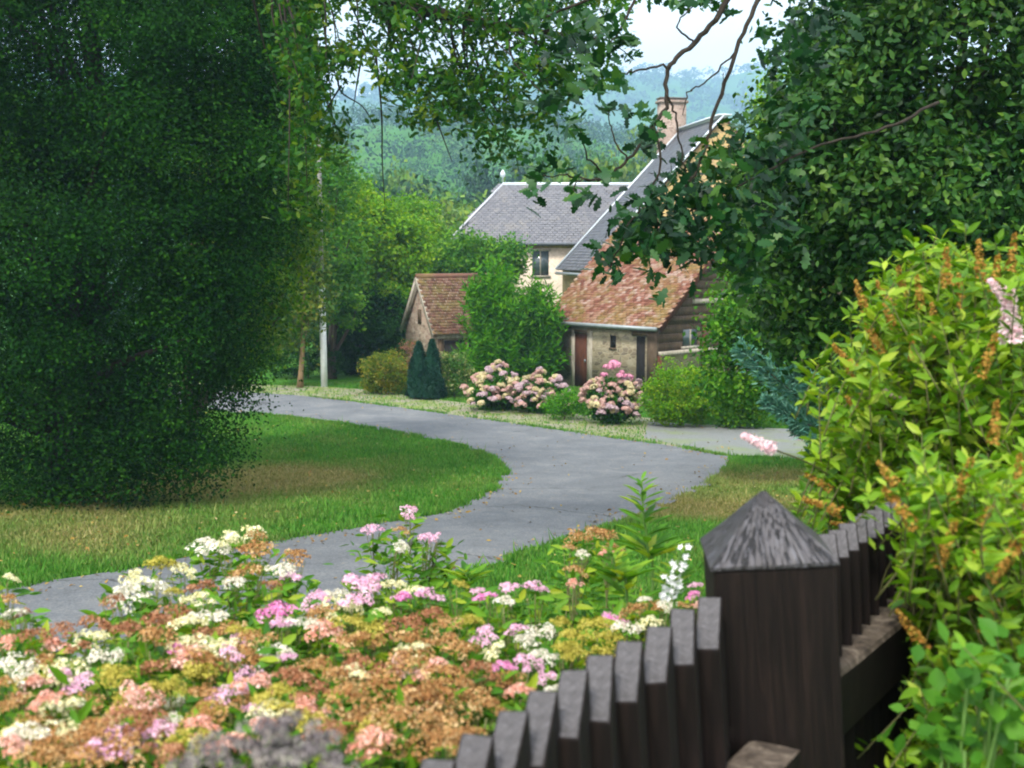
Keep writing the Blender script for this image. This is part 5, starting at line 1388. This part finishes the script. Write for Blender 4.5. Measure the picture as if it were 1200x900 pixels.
pts = np.array([P(u + rg.normal() * 3, v + rg.normal() * 2, 2.43 + rg.normal() * .02) for u, v in ((805, 652), (800, 662), (795, 668), (790, 675), (786, 682), (792, 684), (783, 690), (778, 694), (788, 694), (796, 690), (785, 700), (777, 702), (802, 640), (792, 660), (782, 680)) for _ in range(3)])
V, F = inst(STAR, STARF, pts, rg.normal(size=pts.shape) * .6 + np.array([0, -.8, .4]), .0085, rg=rg)
part('blossom', V, F, WPET, t, {'rnd': ('FACE', np.repeat(rg.random(len(pts)), 10)), 'cl': ('FACE', np.full(len(F), .5))})

# ------------------------------------------------------------ right flowering shrub
def spike_mesh(seed, n=110):
    rg = np.random.default_rng(seed)
    h = rg.random(n); a = rg.random(n) * 6.28; r = .13 * (1 - h * .75) * (.6 + .5 * rg.random(n))
    d = np.stack([np.cos(a), np.sin(a), np.full(n, .5)], 1)
    p = np.stack([np.cos(a) * r, np.sin(a) * r, h], 1)
    V, F = inst(STAR, STARF, p, d + rg.normal(size=d.shape) * .4, .05 * (.7 + .6 * rg.random(n)), rg=rg)
    return V, F, np.repeat(rg.random(n), 10)
def right_shrub():
    rg = np.random.default_rng(600)
    SPM = flower_mat('brown gold spikes', [(.18, .08, .012), (.31, .15, .025), (.38, .23, .04), (.42, .34, .08)]); PKM = flower_mat('pale pink spike', [(.7, .42, .48), (.82, .6, .64), (.86, .75, .76)])
    ms = []
    for s in range(3):
        V, F, r_ = spike_mesh(610 + s); me = mesh_from('flower_spike', V, F, {'rnd': ('FACE', r_), 'cl': ('FACE', np.full(len(F), .4))}); me.materials.append(SPM); ms.append(me)
    V, F, r_ = spike_mesh(620, 260); mp_ = mesh_from('flower_spike', V, F, {'rnd': ('FACE', r_), 'cl': ('FACE', np.full(len(F), .5))}); mp_.materials.append(PKM)
    defs = [
     ('tall bright green shrub with brown gold flower spikes and a pale pink one, right edge', 3.1, [(1100, 330, 55, 40), (1160, 340, 60, 50), (1060, 380, 50, 45), (1040, 440, 55, 45), (1120, 430, 80, 70), (1190, 430, 60, 80), (1030, 500, 50, 40), (1100, 510, 80, 60), (1190, 530, 60, 70), (990, 510, 28, 25), (985, 545, 28, 30), (1010, 560, 40, 35), (1080, 350, 30, 40)],
      [(1045, 345, -.6), (1048, 370, -.7), (1030, 395, -.6), (1080, 345, -.3), (1110, 315, -.2), (1150, 310, 0), (1185, 300, .1), (1060, 330, -.5), (1000, 415, -1), (1010, 445, -.8), (1035, 400, -.6), (1070, 410, .1), (1015, 350, -.5), (1020, 480, -.9), (1150, 420, .3), (1100, 380, -.2), (1165, 325, .2), (975, 560, -1.4), (985, 580, -1.6), (1000, 605, -1.7), (1020, 520, -.6), (1130, 345, -.1)], 1150, 21),
     ('lower part shrub with yellow tipped spikes hanging over the fence, bottom right', 2.35, [(1150, 610, 70, 60), (1200, 640, 60, 70), (1110, 570, 50, 40), (1135, 700, 55, 60), (1190, 740, 60, 60), (1080, 560, 30, 25), (1125, 790, 40, 60), (1170, 830, 60, 60), (1110, 880, 30, 30), (1140, 890, 60, 40), (1095, 640, 22, 30)],
      [(1075, 595, -.9), (1120, 560, .2), (1160, 650, .8), (1100, 640, .3), (1140, 680, .7), (1085, 740, -.8), (1180, 690, .5), (1190, 560, 0), (1150, 600, .6), (1195, 780, .3), (1060, 560, -.9), (1150, 720, .4), (1185, 620, .6), (1120, 650, .9), (1165, 500, .1)], 1200, 19)]
    for lab, D, blobs_, spikes, ub, per in defs:
        b = base_at(ub, D); t = thing('flowering_shrub', b, lab, 'shrub', 'bright shrubs with flower spikes')
        st, pp, aa = [], [], []
        for (u, v, ru, rv) in blobs_:
            n = int(ru * rv / 30)
            for _ in range(n):
                q = P(u + rg.normal() * ru * .6, v + rg.normal() * rv * .6, D + rg.normal() * .22)
                if D < 3 and 600 + FPX * q[0] / q[1] < 1072 and q[2] / q[1] < -.19: continue
                dr = np.array([rg.normal() * .35 - .15, rg.normal() * .35 - .1, 1.0]); dr /= np.linalg.norm(dr)
                L_ = .14 + .12 * rg.random()
                c = curve([q - dr * L_, q - dr * L_ * .4 + rg.normal(size=3) * .01, q], 4)
                st.append(tube(c, np.linspace(.002, .0008, len(c)), 4))
                k = rg.random(per) * (len(c) - 1.01); i = k.astype(int); f = (k - i)[:, None]
                pp.append(c[i] * (1 - f) + c[i + 1] * f)
                a = rg.random(per) * 6.28; aa.append(np.stack([np.cos(a), np.sin(a), .35 + .5 * rg.random(per)], 1) + dr * .3)
        for k in range(26):
            (u, v, ru, rv) = blobs_[k % len(blobs_)]; q = P(u, v, D)
            c = curve([b + rg.normal(size=3) * np.array([.12, .1, 0]), (b + q) / 2 + rg.normal(size=3) * .06, q], 6); st.append(tube(c, np.linspace(.006, .002, len(c)), 5))
        V, F = combine(st); part('stem', V, F, plain('shrub stem', (.09, .09, .03)), t)
        p = np.concatenate(pp); ax = np.concatenate(aa); nr = np.cross(ax, rg.normal(size=ax.shape)); nr[:, 2] = np.abs(nr[:, 2]) + .4; nr[:, 1] -= .2
        leaf_part('foliage', p, nr, rg.random(len(p)), (.04 if D > 3 else .034), M_SHR, t, LANCE * np.array([1.5, 1, 1]), LANCEF, axis=ax, rg=rg)
        for (u, v, tl) in spikes:
            d = D - .34 + rg.normal() * .08; q = P(u, v, d); o = bpy.data.objects.new('flower_spike', ms[rg.integers(3)]); COL.objects.link(o); o.parent = t
            L_ = .06 + .04 * rg.random(); o.location = tuple(q - b - np.array([0, 0, L_ * .4])); o.scale = (L_ * 1.1, L_ * 1.1, L_); o.rotation_euler = (rg.normal() * .25, tl * .75, 0)
            st_ = tube([q - np.array([0, 0, L_ * .4 + .08]), q], .0015, 3)
        if D > 3:
            for (u, v, tl, L_, d) in ((1186, 402, -.1, .12, 2.55), (1184, 356, -.75, .07, 2.55), (908, 527, -1.15, .075, 2.45), (1055, 468, -1.0, .05, 2.75)):
                q = P(u, v, d); o = bpy.data.objects.new('flower_spike', mp_); COL.objects.link(o); o.parent = t; o['label'] = 'pale pink flower spike'
                o.location = tuple(q - b); o.scale = (L_ * 1.5, L_ * 1.5, L_); o.rotation_euler = (0, tl, 0)
            q0, q1 = P(908, 527, 2.45), P(990, 570, 2.85); 
            V, F = tube(curve([q1, (q0 + q1) / 2 + np.array([0, 0, .01]), q0], 5), .002, 4); part('twig', V, F, plain('shrub stem', (.09, .09, .03)), t)
right_shrub()

def broad_plant():
    rg = np.random.default_rng(700)
    D = 1.75; b = base_at(1160, D); t = thing('broad_leaved_plant', b, 'fresh green broad leaved plant in the bottom right corner', 'plant')
    pts, st = [], []
    for (u, v) in ((1150, 800), (1120, 840), (1175, 830), (1135, 790), (1185, 780), (1155, 860), (1105, 870), (1190, 870), (1130, 880), (1165, 780), (1110, 850)):
        q = P(u, v, D + rg.normal() * .05); pts.append(q); c = curve([b, (b + q) / 2 + rg.normal(size=3) * .03, q], 5); st.append(tube(c, .003, 4))
    V, F = combine(st); part('stem', V, F, plain('green stem', (.1, .2, .04)), t)
    pts = np.array(pts); pts = np.repeat(pts, 12, 0) + rg.normal(size=(len(pts) * 12, 3)) * .03
    nr = rg.normal(size=pts.shape) * .5; nr[:, 2] += .8; nr[:, 1] -= .5; ax = rg.normal(size=pts.shape); ax[:, 2] += .3
    leaf_part('foliage', pts, nr, rg.random(len(pts)), .036, leaf_mat('fresh broad leaves', [(.04, .12, .02), (.07, .19, .03), (.13, .28, .05)]), t, LEAF * np.array([1.3, 1, 1]), LEAFF, axis=ax, rg=rg)
broad_plant()

# ------------------------------------------------------------ haze
nt_ = NT('pale haze')
v_ = nt_.n('ShaderNodeVolumePrincipled'); v_.inputs['Color'].default_value = (.42, .6, .86, 1); v_.inputs['Density'].default_value = .00062; v_.inputs['Anisotropy'].default_value = .2
nt_.l(v_.outputs[0], nt_.out.inputs['Volume'])
V, F = boxf((np.zeros(3), np.array([1., 0, 0]), np.array([0, 1., 0]), Z), (-1310, -40, -80), (1310, 2610, 430))
hz = part('haze', V, F, nt_.m, None); hz['kind'] = 'stuff'; props(hz, 'thin pale blue haze over the valley and hills', 'haze')
